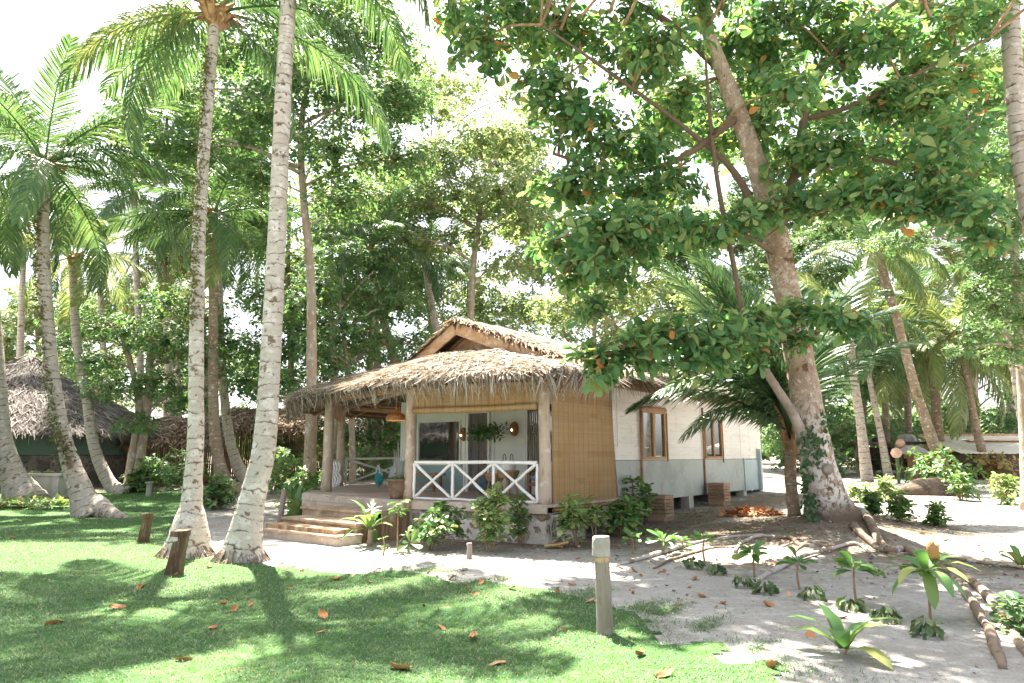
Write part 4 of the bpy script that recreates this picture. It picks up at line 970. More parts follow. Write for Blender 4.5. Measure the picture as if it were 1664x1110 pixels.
def palm(name, label, pts, radii, nf=16, L=3.8, key='g', bark='palm_bark', seed=0, group=None, crown=True, extra=(), el0=(-.55, 1.25), husk=1.0, seg=14, base_lobes=None, skip=None, trunk=True):
    """pts: (u, v, d) down to up, the first on the ground; radii in metres along the trunk"""
    rr = random.Random(seed)
    W = [at(*p) for p in pts]
    b = W[0]; b.z = float(H(b.x, b.y)) - .06; W[0] = b
    t = thing(name, label, 'palm tree', b, 0, group)
    if trunk:
        mb = MB(); mb.tube(W, radii, seg, 70, .035, seed=seed, alen=True, lobes=base_lobes); mb.build('trunk', M[bark], t, origin=b, smooth=True, attr='len')
    top = W[-1] - b
    if not crown: return t
    mb = MB(); R = radii[-1]
    for k in range(22):     # torn sheaths and leaf bases
        a = rr.random() * 6.28; e = rr.uniform(.2, 1.3); l = rr.uniform(.3, .75) * husk
        q = Vector((cos(a) * cos(e), sin(a) * cos(e), sin(e)))
        mb.tube([top - Vector((0, 0, .25)) + q * R * .4, top + q * l * .5, top + q * l * (.9 if rr.random() < .7 else .6) - Vector((0, 0, rr.uniform(0, .25)))], [.07 * husk, .08 * husk, .02], 6)
    mb.build('husk', M['husk'], t, origin=None, smooth=False)
    for k in range(nf):
        f = (k + .5) / nf; az = k * 2.39996 + seed + rr.uniform(-.25, .25); el = el0[1] + (el0[0] - el0[1]) * f + rr.uniform(-.12, .12)
        if skip and skip(az % (2 * PI), el): continue
        var = 0 if el > .75 else (1 if el > .25 else (2 if el > -.2 else 3))
        kk = key if key != 'm' else rr.choice('gsd')
        put_frond(t, top + Vector((cos(az), sin(az), 0)) * R * .5 + Vector((0, 0, .15)), az, el, L * rr.uniform(.85, 1.1), kk, var, rr.uniform(-.35, .35))
    for (az, el, l, kk, var) in extra: put_frond(t, top + Vector((0, 0, .1)), az, el, l, kk, var, rr.uniform(-.3, .3))
    return t

# the three big palms standing on the lawn
L1 = palm('coconut_palm', 'leaning coconut palm with mossy vine up its trunk, before the green hut', [(150, 838, 18.6), (128, 790, 18.6), (98, 690, 18.7), (80, 560, 18.8), (70, 400, 18.9), (72, 272, 19)], [.48, .29, .20, .18, .168, .158, .15], 17, 4.4, 'g', 'palm_bark', 3, base_lobes=(.5, .5, 2), extra=[(-.1, .35, 4.6, 'd', 2), (.25, .9, 4.6, 'g', 1), (2.2, .9, 4.4, 'g', 1)])
b1 = Vector(L1.location)
mb = MB(); W = spline([at(*p) for p in [(112, 745, 18.45), (90, 690, 18.45), (68, 560, 18.55), (58, 400, 18.65), (62, 330, 18.75)]], 40); P = []
for p in W:
    for k in range(34): P.append(p + Vector((RNG.normal(0, .075), RNG.normal(0, .09), RNG.normal(0, .12))))
P = np.array(P); n = len(P); lf0 = (np.array([(0, 0, 0), (.5, .3, .05), (1, 0, -.05), (.5, -.3, .05)], float), np.array([[0, 1, 2, 3]]), np.zeros((0, 3), int))
mb.scatter(lf0, P, RNG.normal(0, 1, (n, 3)) + np.array((0, 0, -.6)), RNG.normal(0, .6, (n, 3)) + np.array((-.3, -1, .2)), .05 + .07 * RNG.random(n)); mb.build('mossy_vine', M['moss'], L1, origin=b1)
mb = MB()     # foot of the trunk, swept to the right along the lawn
W = [at(155, 822, 18.5), at(180, 836, 18.2), at(208, 841, 18.0)]; W[2].z = float(H(W[2].x, W[2].y)) - .02
mb.tube(W, [.30, .20, .07], 10, 12, .06); mb.build('root_foot', M['palm_bark'], L1, origin=b1, smooth=True, attr='len')

L2 = palm('coconut_palm', 'tall coconut palm with a broad white flared foot, left of the sand path', [(303, 892, 11.4), (308, 850, 11.4), (313, 790, 11.5), (318, 700, 11.6), (320, 500, 11.8), (326, 330, 12.0), (339, 150, 12.2), (350, 28, 12.4)], [.36, .28, .165, .14, .128, .118, .112, .106, .102, .098], 8, 4.2, 'g', 'palm_bark_white', 5, base_lobes=(.35, .5, 3), el0=(-.35, 1.2), extra=[(PI * .98, -.05, 3.6, 'g', 2), (PI * .8, .25, 3.8, 'g', 2), (-.15, .12, 3.8, 'd', 2), (PI * 1.15, -.3, 3, 's', 1), (.5, -.4, 3, 'd', 2)])
b2 = Vector(L2.location)
mb = MB(); P = []
for p in spline([at(*q) for q in [(318, 520, 11.62), (322, 400, 11.75), (327, 280, 11.86), (335, 150, 12.05), (342, 80, 12.2)]], 60):
    for k in range(22): P.append(p + Vector((RNG.normal(-.05, .055), RNG.normal(-.02, .04), RNG.normal(0, .1))))
P = np.array(P); n = len(P)
mb.scatter(lf0, P, RNG.normal(0, 1, (n, 3)) + np.array((0, 0, -.6)), RNG.normal(0, .6, (n, 3)) + np.array((-.3, -1, .2)), .03 + .05 * RNG.random(n)); mb.build('mossy_vine', M['moss'], L2, origin=b2)
mb = MB(); mb.lathe([(.45, -.03), (.43, .04), (.40, .09), (.35, .13)][::-1], (0, 0, 0), 26, .12); mb.build('root_collar', M['root'], L2, smooth=True)

L3 = palm('coconut_palm', 'pale coconut palm with bark scars leaning right beside the wooden steps', [(392, 902, 10.9), (398, 870, 10.9), (413, 800, 10.95), (430, 720, 11.0), (441, 560, 11.2), (450, 380, 11.4), (459, 180, 11.6), (468, 10, 11.8), (474, -110, 12)], [.33, .26, .20, .18, .17, .158, .150, .146, .14, .13], 5, 4.4, 'g', 'palm_bark_white', 9, base_lobes=(.3, .45, 2), el0=(-.25, 1.2), extra=[(.15, .02, 3.9, 's', 3), (-.5, .1, 4.1, 's', 2), (.9, .1, 4.0, 'g', 2), (PI + .4, .0, 4.0, 'g', 2), (-2.2, -.1, 4, 'g', 2)])

# palms at the edge and behind
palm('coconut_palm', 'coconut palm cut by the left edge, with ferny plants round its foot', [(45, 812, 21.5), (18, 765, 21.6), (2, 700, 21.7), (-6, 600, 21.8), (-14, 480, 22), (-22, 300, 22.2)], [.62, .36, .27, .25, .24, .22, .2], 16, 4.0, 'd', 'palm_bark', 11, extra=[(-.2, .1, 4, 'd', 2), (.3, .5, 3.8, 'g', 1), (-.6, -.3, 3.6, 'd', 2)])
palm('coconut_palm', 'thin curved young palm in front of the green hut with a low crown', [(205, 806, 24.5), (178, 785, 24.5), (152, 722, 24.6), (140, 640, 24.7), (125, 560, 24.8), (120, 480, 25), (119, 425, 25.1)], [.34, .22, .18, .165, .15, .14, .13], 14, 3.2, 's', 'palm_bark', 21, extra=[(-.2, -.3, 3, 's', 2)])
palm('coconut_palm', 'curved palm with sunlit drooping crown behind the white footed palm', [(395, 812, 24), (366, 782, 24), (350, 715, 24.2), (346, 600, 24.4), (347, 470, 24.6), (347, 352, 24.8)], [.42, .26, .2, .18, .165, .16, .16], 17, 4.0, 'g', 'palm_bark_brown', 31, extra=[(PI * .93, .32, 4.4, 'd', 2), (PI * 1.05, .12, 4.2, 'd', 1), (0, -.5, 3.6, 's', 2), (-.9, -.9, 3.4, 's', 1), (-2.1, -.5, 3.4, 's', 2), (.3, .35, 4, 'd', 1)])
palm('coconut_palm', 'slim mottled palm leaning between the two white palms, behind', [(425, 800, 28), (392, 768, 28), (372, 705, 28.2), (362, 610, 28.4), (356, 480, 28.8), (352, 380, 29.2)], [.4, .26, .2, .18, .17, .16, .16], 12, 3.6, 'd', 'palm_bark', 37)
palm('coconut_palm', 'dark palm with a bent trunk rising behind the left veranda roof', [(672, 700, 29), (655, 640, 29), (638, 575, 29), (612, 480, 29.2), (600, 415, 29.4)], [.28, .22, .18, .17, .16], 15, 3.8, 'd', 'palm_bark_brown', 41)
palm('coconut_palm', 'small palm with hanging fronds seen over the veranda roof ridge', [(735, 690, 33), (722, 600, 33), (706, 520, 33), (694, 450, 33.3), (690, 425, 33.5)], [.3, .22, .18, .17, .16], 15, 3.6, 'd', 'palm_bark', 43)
palm('coconut_palm', 'far palm with bright fronds beyond the left lawn', [(285, 770, 38), (280, 690, 38), (272, 560, 38), (268, 430, 38)], [.3, .2, .18, .17], 15, 4.0, 's', 'palm_bark', 47)
palm('coconut_palm', 'far pale palm low behind the left hut roof', [(175, 740, 42), (172, 640, 42), (165, 520, 42), (160, 410, 42)], [.3, .2, .18, .17], 14, 4.2, 's', 'palm_bark', 48)

# right side palms
palm('coconut_palm', 'tall palm trunk passing the top right corner of the picture', [(1868, 905, 12.4), (1800, 740, 12.4), (1722, 540, 12.4), (1672, 330, 12.5), (1650, 160, 12.7), (1641, 0, 12.9), (1638, -150, 13.1)], [.34, .22, .19, .18, .175, .17, .165], 12, 4.2, 'g', 'palm_bark', 51, el0=(-.2, 1.2))
palm('coconut_palm', 'slender palm slanting left with its crown against the sky, right of the almond tree', [(1545, 778, 24), (1522, 735, 24), (1490, 640, 24.2), (1455, 510, 24.5), (1432, 430, 24.8), (1424, 408, 24.9)], [.26, .19, .16, .145, .14, .13], 13, 3.0, 'm', 'palm_bark_brown', 53, extra=[(.0, .1, 3, 's', 2), (-.9, -.6, 2.6, 'g', 1), (PI, .2, 3, 's', 1)])
palm('coconut_palm', 'bushy palm with a thick dark trunk and bright arched fronds', [(1527, 745, 31), (1524, 690, 31), (1518, 620, 31), (1512, 575, 31)], [.25, .2, .19, .2], 22, 4.6, 's', 'palm_bark_brown', 57, extra=[(.1, .35, 5, 's', 2), (-.2, .1, 5, 's', 2), (PI, .3, 5, 's', 2)])
palm('coconut_palm', 'palm leaning left behind the low shed at the right', [(1604, 742, 29), (1585, 690, 29), (1572, 620, 29.2), (1562, 560, 29.4), (1557, 548, 29.5)], [.2, .15, .14, .13, .13], 14, 4.0, 's', 'palm_bark_brown', 59, extra=[(-.1, .25, 4.6, 's', 2), (.2, .0, 4.6, 'g', 2)])
palm('coconut_palm', 'pale palm trunk at the right edge beside the low shed', [(1690, 765, 23), (1668, 700, 23), (1652, 610, 23.2), (1640, 530, 23.4), (1628, 440, 23.7)], [.28, .19, .17, .16, .15], 14, 3.6, 'm', 'palm_bark', 61)
palm('coconut_palm', 'old palm behind the young fan palm, its trunk in the shade', [(1408, 765, 27), (1400, 700, 27), (1386, 600, 27.2), (1378, 520, 27.5)], [.24, .17, .15, .14], 16, 3.8, 'm', 'palm_bark', 63)
palm('coconut_palm', 'thin leaning palm in the grove right of the bungalow', [(1442, 752, 30), (1430, 700, 30), (1412, 610, 30.2), (1402, 540, 30.5)], [.2, .13, .12, .11], 14, 3.6, 'd', 'palm_bark', 67)
palm('coconut_palm', 'dark palm standing straight in the grove before the shelter', [(1478, 752, 36), (1476, 690, 36), (1474, 600, 36), (1473, 520, 36)], [.25, .18, .17, .17], 16, 4.2, 'd', 'palm_bark_brown', 69)
palm('coconut_palm', 'far palm with an ochre crown above the right grove', [(1570, 740, 42), (1566, 640, 42), (1560, 520, 42), (1556, 440, 42)], [.34, .25, .22, .2], 18, 5.0, 's', 'palm_bark', 71)
palm('coconut_palm', 'far palm showing between the leaning palm and the right edge tree', [(1500, 740, 48), (1500, 620, 48), (1500, 500, 48)], [.34, .25, .2], 18, 5.0, 's', 'palm_bark', 72)
palm('coconut_palm', 'distant palm with arched fronds at the far right', [(1648, 735, 46), (1640, 640, 46), (1632, 560, 46)], [.34, .25, .2], 16, 5.0, 'g', 'palm_bark', 74)

# young fan of coconut fronds beside the almond trunk
o_ = G(1291, 838); 
YP = thing('young_coconut_palm', 'young coconut palm with a short stout trunk fanning out behind the almond tree', 'palm tree', o_)
cr = at(1286, 715, o_.y + .1) - o_
mb = MB(); mb.tube([(0, 0, -.05), tuple(cr * .5 + Vector((-.05, 0, 0))), tuple(cr)], [.135, .12, .11], 12, 16, .06, alen=True); mb.build('trunk', M['palm_bark_brown'], YP, smooth=True, attr='len')
mb = MB(); rr = random.Random(4)
for k in range(16):
    a = rr.random() * 6.28; q = Vector((cos(a) * .5, sin(a) * .5, 1)); mb.tube([cr - Vector((0, 0, .45)) + q * .1, cr + q * .45, cr + q * .8], [.08, .06, .03], 6)
mb.build('husk', M['husk'], YP)
for (az, el, l, kk, v) in ((2.7, 1.0, 4.6, 'd', 1), (3.0, 1.15, 4.8, 'd', 0), (2.6, .82, 4.4, 'd', 1), (3.3, .95, 4.4, 'd', 1), (3.6, .62, 3.1, 'd', 3), (3.45, .75, 3.8, 'd', 2), (2.3, 1.2, 4.8, 'd', 0), (1.7, 1.35, 4.6, 'd', 0), (.9, 1.25, 4.8, 'd', 0), (.5, 1.1, 4.6, 'd', 1), (.3, 1.2, 4.8, 'd', 0), (.1, .95, 4.0, 'd', 1), (.75, .85, 4.0, 'd', 2), (3.1, .7, 3.8, 'd', 2), (2.0, 1.0, 4.2, 'd', 1), (1.3, 1.05, 4.4, 'd', 1), (2.5, 1.38, 4.6, 'd', 0), (2.9, 1.32, 4.8, 'd', 0), (3.4, 1.25, 4.4, 'd', 0), (2.1, 1.4, 4.6, 'd', 0)):
    put_frond(YP, cr + Vector((0, 0, .1)), az, el, l, kk, v, rr.uniform(-.4, .4))

# ================================================================== broadleaf trees
lf_big = (np.array([(0, 0, 0), (.28, .10, .035), (.28, -.10, .035), (.28, 0, 0), (.62, .25, .055), (.62, -.25, .055), (.62, 0, .0), (.88, .22, .0), (.88, -.22, .0), (.9, 0, -.045), (1.0, 0, -.08)], float),
          np.array([[1, 4, 6, 3], [3, 6, 5, 2], [4, 7, 9, 6], [6, 9, 8, 5]]), np.array([[0, 1, 3], [0, 3, 2], [7, 10, 9], [9, 10, 8]]))
lf_big2 = (lf_big[0] * np.array((1, .72, 1)) + np.stack([0 * lf_big[0][:, 0], 0 * lf_big[0][:, 0], .10 * np.abs(lf_big[0][:, 1]) * 4 - .12 * lf_big[0][:, 0] ** 2], -1), lf_big[1], lf_big[2])
lf_big3 = (lf_big[0] * np.array((1, 1.1, 1)) + np.stack([0 * lf_big[0][:, 0], .08 * lf_big[0][:, 0] ** 2, .10 * lf_big[0][:, 0] ** 2 - .25 * np.abs(lf_big[0][:, 1])], -1), lf_big[1], lf_big[2])
lf_mid = (np.array([(0, 0, 0), (.55, .27, .06), (1, 0, -.05), (.55, -.27, .06), (.5, 0, 0)], float), np.array([[0, 1, 2, 4], [0, 4, 2, 3]]), np.zeros((0, 3), int))

def rosettes(mb, pos, ax, nl, L, tilt, tm, wr=1.0, rng=RNG):
    pos = np.asarray(pos, float); ax = nrm(np.asarray(ax, float)); n = len(pos); SZ = rng.uniform(.65, 1.2, n)
    u = nrm(np.cross(ax, nrm(rng.normal(0, 1, (n, 3))))); v = np.cross(ax, u)
    for i in range(nl):
        a = 2 * PI * i / nl + rng.normal(0, .25, (n, 1)); tl = rng.normal(tilt[0], tilt[1], (n, 1))
        radial = u * np.cos(a) + v * np.sin(a)
        X = radial * np.cos(tl) + ax * np.sin(tl) + np.array((0, 0, -.12)); Z = ax * np.cos(tl) - radial * np.sin(tl) + rng.normal(0, .22, (n, 3))
        ln = L * rng.uniform(.5, 1.1, n) * SZ
        mb.scatter((lf_big, lf_big2, lf_big3)[i % 3] if tm is lf_big else tm, pos + X * .02, X, Z, ln, ln * wr)

def pad_points(c, r, n, rng=RNG, shell=.55):
    d = nrm(rng.normal(0, 1, (n, 3))); rad_ = shell + (1 - shell) * rng.random((n, 1)); rad_ = np.where(rng.random((n, 1)) < .35, rng.random((n, 1)), rad_)
    return np.array(c) + d * rad_ * np.array(r), d

def leafy(name, label, trunk, radii, pads, L, n_per, leaf, bark='tree_bark', tm=lf_mid, nl=6, group=None, extra_trunks=(), limb_r=.07, seg=10, twigs=True, flat=.5, tilt=(.15, .3), twig_n=10, limbs=True):
    """trunk: (u, v, d) points; pads: (u, v, d, r) leaf masses, each on a limb of its own"""
    W = [at(*p) for p in trunk]; b = W[0]; b.z = float(H(b.x, b.y)) - .05; W[0] = b
    t = thing(name, label, 'tree', b, 0, group)
    radii = [q * .68 for q in radii]; mb = MB(); mb.tube(W, radii, seg, 40, .05, lobes=(.35, .4, 3)); mb.build('trunk', M[bark], t, origin=b, smooth=True, attr='len')
    sp = spline(W, 60)
    for ex, er in extra_trunks:
        E = [at(*p) for p in ex]; E[0].z = float(H(E[0].x, E[0].y)) - .05
        mb = MB(); mb.tube(E, er, seg, 30, .05); mb.build('trunk', M[bark], t, origin=b, smooth=True, attr='len'); sp += spline(E, 40)
    lm = MB(); cr = MB(); tw = MB()
    for (u, v, d, r) in pads:
        c = at(u, v, d)
        cand = [q for q in sp if q.z < c.z - .15 * r] or [sp[-1]]
        s0 = min(cand, key=lambda q: (q - c).length + .5 * abs(q.z - (c.z - r)))
        mid = s0.lerp(c, .5) + Vector((RNG.normal(0, .15), RNG.normal(0, .15), .12 * (c - s0).length))
        dist = (c - s0).length; r0 = min(limb_r, .02 + .014 * dist)
        if limbs and twigs: lm = MB()
        if limbs: lm.tube([s0, mid, c], [r0, r0 * .7, r0 * .35], 6, 10, .08)
        if limbs and twigs: lm.build('limb', M[bark], t, origin=b, smooth=True, attr='len')
        r *= 1.15; P, D = pad_points(c, (r, r, r * flat * 1.15), int(n_per * r * r * 2.3))
        rosettes(cr, P, D * .6 + np.array((0, 0, .8)) + RNG.normal(0, .3, P.shape), nl, L * .84, tilt, tm)
        if twigs:
            for q in P[:twig_n]:
                m_ = (c + Vector(q)) / 2 + Vector((0, 0, .08 * r)); tw.tube([mid.lerp(c, .8), m_, Vector(q)], [.018, .012, .006], 4, 5)
    if lm.n and not twigs: lm.build('limbs', M[bark], t, origin=b, smooth=True, attr='len')
    if tw.n: tw.build('twig_sprays', M['twig'], t, origin=b)
    cr.build('crown', M[leaf], t, origin=b)
    return t

# ------------------------------------------------------------------ the big beach almond tree
AT = [at(1352, 852, 14.1), at(1340, 800, 14.1), at(1322, 720, 14.1), at(1300, 590, 14.1), at(1276, 460, 13.9), at(1243, 310, 13.6), at(1196, 175, 13.3), at(1150, 50, 13.0), at(1120, -60, 12.8)]
ab = AT[0]; ab.z = float(H(ab.x, ab.y)) - .05
AL = thing('beach_almond_tree', 'big leaning almond tree with vine and spreading roots, right of the bungalow', 'tree', ab)
AT = [ab + Vector((.10, 0, -.45))] + AT; AT[1] = AT[1] + Vector((0, 0, .02)); mb = MB(); mb.tube(AT, [.62, .52, .40, .335, .305, .275, .25, .21, .17, .12, .07], 26, 80, .04, alen=True, lobes=(.55, .42, 5)); mb.build('trunk', M['almond_bark'], AL, origin=ab, smooth=True, attr='len')
def limb(pts, rr_, name='limb', m='almond_bark', n=24):
    mb = MB(); mb.tube([at(*p) for p in pts], rr_, 10, n, .05, alen=True); 
    o = mb.build(name, M[m], AL, origin=ab, smooth=True); return spline([at(*p) for p in pts], 40)
SP = spline(AT, 80)[36:]
SP += limb([(1306, 712, 13.9), (1288, 672, 13.7), (1255, 620, 13.4), (1228, 575, 13.1), (1205, 545, 12.8)], [.12, .095, .085, .075, .05], m='grey_post')
SP += limb([(1212, 560, 12.6), (1204, 500, 12.6), (1192, 430, 12.7), (1172, 330, 12.8), (1160, 250, 12.9), (1150, 150, 12.8), (1145, 60, 12.7)], [.03, .045, .05, .05, .045, .035, .012])
SP += limb([(1222, 330, 13.5), (1200, 290, 13.4), (1170, 255, 13.2), (1090, 190, 12.8), (980, 110, 12.2), (880, 40, 11.8)], [.085, .075, .06, .045, .035, .02])
SP += limb([(1262, 372, 13.7), (1286, 300, 13.5), (1304, 210, 13.4), (1322, 140, 13.3), (1380, 60, 13.0), (1460, 0, 12.6)], [.12, .105, .095, .08, .06, .04])
SP += limb([(1285, 290, 13.5), (1330, 265, 13.2), (1400, 255, 12.8), (1500, 280, 12.2), (1600, 330, 11.6)], [.09, .075, .06, .045, .03])
SP += limb([(1280, 440, 14.0), (1262, 415, 13.8), (1200, 380, 12.8), (1100, 365, 12.0), (1000, 372, 11.3)], [.07, .055, .04, .02])
SP += limb([(1306, 600, 14.12), (1290, 570, 13.8), (1230, 530, 12.6), (1120, 545, 11.7), (990, 575, 11.2)], [.07, .055, .035, .02])
SP += limb([(1302, 570, 13.9), (1350, 520, 12.9), (1400, 520, 12.3)], [.06, .045, .02])
SP += limb([(1306, 195, 13.4), (1390, 170, 12.8), (1490, 120, 12.2), (1610, 60, 11.4)], [.06, .05, .035, .02])
SP += limb([(1200, 190, 13.3), (1100, 260, 12.9), (1000, 280, 12.9), (900, 250, 12.8)], [.08, .06, .045, .03])
SP += limb([(1240, 310, 13.6), (1245, 240, 14.4), (1230, 120, 15.2), (1220, 0, 15.6)], [.08, .06, .05, .03])
SP += limb([(1180, 120, 13.2), (1060, 20, 13.4), (900, -40, 13.2), (760, -20, 12.6)], [.09, .07, .05, .03])
PADS = []
def pads(lst): PADS.extend(lst)
# hanging tier at the left and right of the trunk, near the viewer
pads([(965, 372, 11.3, .62), (1015, 365, 11.4, .6), (1070, 362, 11.7, .55), (1120, 372, 12.0, .5), (1165, 385, 12.3, .5), (1040, 400, 11.5, .5), (985, 415, 11.2, .4), (1240, 345, 12.6, .55), (1290, 330, 12.6, .5), (1345, 338, 12.3, .55), (1210, 365, 12.5, .45)])
pads([(1400, 320, 11.9, .5), (1450, 315, 11.6, .55), (1500, 300, 11.5, .6), (1545, 318, 11.2, .5), (1580, 345, 10.9, .45), (1600, 385, 10.8, .38), (1480, 345, 11.4, .4)])
pads([(965, 590, 11.1, .38), (1000, 570, 11.2, .5), (1050, 548, 11.4, .55), (1100, 545, 11.6, .55), (1150, 535, 11.8, .55), (1200, 535, 12.0, .5), (1245, 520, 12.3, .45), (1225, 575, 12.6, .38), (1120, 590, 11.5, .38), (1290, 515, 12.5, .45), (1170, 575, 11.7, .4), (1040, 590, 11.2, .35), (1350, 515, 12.5, .5), (1395, 530, 12.2, .42), (1300, 555, 12.4, .35), (985, 610, 11.0, .28)])
# middle left, sun through the leaves
pads([(930, 190, 12.4, .8), (985, 230, 12.6, .8), (1045, 250, 12.8, .8), (900, 140, 12.2, .7), (960, 300, 12.8, .7), (1020, 320, 12.8, .6), (1100, 300, 12.9, .7), (910, 310, 13, .55), (940, 380, 13, .55), (890, 395, 13.2, .45), (950, 455, 12.8, .4), (925, 430, 12.6, .45), (965, 500, 12.3, .42), (1005, 450, 12.3, .35)])
# top
for (u, v) in ((740, 20), (780, 60), (830, 15), (860, 70), (915, 30), (960, 80), (1010, 20), (1040, 110), (1080, 60), (1120, 150), (1090, 190), (1150, -10), (1200, 60), (1260, 20), (1310, 70), (1290, 140), (1360, 30), (1380, 110), (1420, 170), (1430, 60), (1480, 20), (1500, 110), (1540, 50), (1590, 20), (1450, 225), (1350, 190), (1370, 250), (1240, 200), (1170, 220), (1230, 110), (1510, 190), (1560, 130), (1530, 240), (1590, 270), (1400, 290), (1290, 250), (720, -50), (810, -60), (900, -70), (1000, -80), (1100, -90), (1250, -80), (1380, -70), (1500, -70), (1610, -50)):
    pads([(u + RNG.uniform(-15, 15), v + RNG.uniform(-12, 12), 12.9 + RNG.uniform(-1.6, 1.9), RNG.uniform(.62, .95))])
# more of the crown above the frame, carried by the same limbs; its shade dapples the lawn and the sand
for k in range(34):
    a = RNG.random() * 2 * PI; r = 6.4 * math.sqrt(RNG.random()); x, y = 4.2 + r * cos(a), 12.6 + r * sin(a) * .75
    e = 9.6 - .05 * r * r + RNG.uniform(-.6, .8); g_ = math.atan2(e - 1.6, y); v = 555 - F_PX * math.tan(g_ - PITCH)
    pads([(832 + F_PX * x / math.hypot(y, e - 1.6) / cos(g_ - PITCH), min(v, -110), y, RNG.uniform(.4, .7))])
tw = MB(); cr = MB(); spn = np.array([tuple(p) for p in SP])
for (u, v, d, r) in PADS:
    c = np.array(at(u, v, d)); r *= 1.12; n = int(66 * r * r) + 6
    P, D = pad_points(c, (r, r * 1.1, r * .62), n, shell=.3)
    rosettes(cr, P, D * .7 + np.array((0, -.1, .75)) + RNG.normal(0, .3, P.shape), 8, .275, (.12, .34), lf_big)
    j = spn[np.argmin(np.linalg.norm(spn - c, axis=1) + .6 * np.maximum(0, spn[:, 2] - c[2]))]
    dj = np.linalg.norm(j - c); j = c + (j - c) * min(1, 1.9 / dj)
    tw.tube([tuple(j), tuple((j + c) / 2 + np.array((RNG.normal(0, .1), RNG.normal(0, .1), .1))), tuple(c)], [.032, .022, .014], 6, 8, .1)
    for q in P[:int(6 + 10 * r)]: tw.tube([tuple(c * .75 + j * .25), tuple((c + q) / 2 + np.array((0, 0, -.04))), tuple(q)], [.014, .010, .007], 4, 5)
tw.build('twig_sprays', M['twig'], AL, origin=ab, smooth=True); cr.build('crown', M['almond_leaf'], AL, origin=ab)
# vine on the trunk
mb = MB(); P = []; Nn = []
for (u, v, su, sv, n) in ((1328, 735, 8, 8, 36), (1318, 712, 10, 9, 46), (1345, 690, 5, 9, 14), (1308, 770, 4, 26, 60), (1316, 820, 5, 26, 70), (1322, 850, 5, 10, 26)):
    for k in range(n):
        q = at(RNG.normal(u, su), RNG.normal(v, sv), 13.72 + RNG.normal(0, .03) - .1 * (v > 760)); P.append(tuple(q)); Nn.append((RNG.normal(-.2, .4), -1, RNG.normal(.2, .4)))
n = len(P); mb.scatter(lf_mid, P, RNG.normal(0, .7, (n, 3)) + np.array((0, 0, -.8)), Nn, RNG.uniform(.09, .17, n)); mb.build('vine', M['vine'], AL, origin=ab)
# cut stump knot and roots
mb = MB(); mb.tube([at(1335, 765, 14.0), at(1347, 762, 13.66)], [.12, .10], 12, 4, .03); mb.build('knot', M['grey_post'], AL, origin=ab, smooth=True)
def root(pts, r, m='root', dz=.0):
    W = spline([G(u, v) for u, v in pts], 34); R_ = lerp_list(r, 34); q = RNG.random(4) * 6
    P = []
    for k, (p, a) in enumerate(zip(W, R_)):
        s_ = k / 33; P.append(Vector((p.x + .018 * sin(8 * s_ + q[0]) + .008 * sin(23 * s_ + q[1]), p.y + .018 * sin(7 * s_ + q[2]), float(H(p.x, p.y)) + dz + a * (.35 + .4 * sin(6 * s_ + q[3])))))
    R_ = [a * (.95 + .09 * sin(9 * k / 33 + q[1]) + .05 * sin(31 * k / 33)) for k, a in enumerate(R_)]
    mb = MB(); mb.tube(P, R_, 9, None, .13, seed=int(q[0] * 99)); return mb.build('root', M[m], AL, origin=ab, smooth=True)
root([(1372, 838), (1400, 848), (1435, 866), (1470, 888), (1510, 912), (1545, 932)], [.13, .10, .08, .07, .065, .06])
root([(1545, 932), (1572, 965), (1595, 1010), (1615, 1050), (1632, 1086)], [.05, .052, .052, .046, .03])
root([(1530, 915), (1570, 938), (1600, 965), (1625, 1000), (1650, 1040), (1680, 1080)], [.05, .05, .055, .05, .045, .04])
root([(1360, 858), (1340, 875), (1310, 885), (1290, 900)], [.08, .05, .035, .02])
root([(1330, 858), (1300, 868), (1280, 872), (1250, 876)], [.08, .055, .035, .02])
root([(1385, 850), (1420, 862), (1450, 880), (1475, 905)], [.08, .06, .04, .02])
root([(1222, 950), (1245, 935), (1290, 915), (1345, 898), (1390, 886), (1420, 874)], [.035, .036, .034, .032, .028, .02], 'pale_root', .02)
root([(1010, 918), (1050, 908), (1095, 895), (1140, 882), (1180, 874), (1240, 866)], [.02, .034, .034, .03, .028, .02], 'pale_root', .01)
root([(1196, 898), (1205, 884), (1235, 874), (1275, 868)], [.03, .032, .028, .02], 'pale_root', .02)
root([(1060, 925), (1090, 912), (1130, 900), (1165, 890), (1215, 892)], [.012, .02, .02, .02, .012], 'root', .01)
root([(1445, 868), (1520, 905), (1600, 918), (1664, 925)], [.02, .02, .018, .014], 'root', .01)
root([(1270, 890), (1300, 880), (1330, 878), (1350, 885), (1365, 880)], [.014, .02, .018, .016, .012], 'pale_root', .01)

# ------------------------------------------------------------------ broadleaf trees behind
leafy('beach_almond_tree', 'tall almond tree with tiers of branches behind the two white palms', [(503, 800, 22), (506, 640, 22), (505, 450, 22.2), (494, 330, 22.4), (489, 230, 22.6), (500, 120, 23), (520, 20, 23.3)], [.34, .26, .22, .19, .17, .12, .07],
      [(430, 190, 22, 1.5), (400, 80, 23, 1.6), (520, 80, 23, 1.8), (610, 60, 24, 1.6), (590, 160, 22.5, 1.7), (660, 170, 23.5, 1.2), (650, 260, 23, 1.3), (540, 250, 22, 1.4), (425, 290, 22.5, 1.0), (470, 130, 21.5, 1.3), (290, 150, 23, 1.3), (250, 240, 23, 1.2), (310, 240, 22.5, 1.1), (560, 330, 22.5, 1.2), (440, 400, 22, .9), (400, 200, 24, 1.4), (480, 10, 22, 1.5), (560, 0, 24, 1.6), (260, 80, 23, 1.1), (390, -40, 23, 1.6), (660, 90, 24.5, 1.0)], .29, 44, 'leaf_mid')
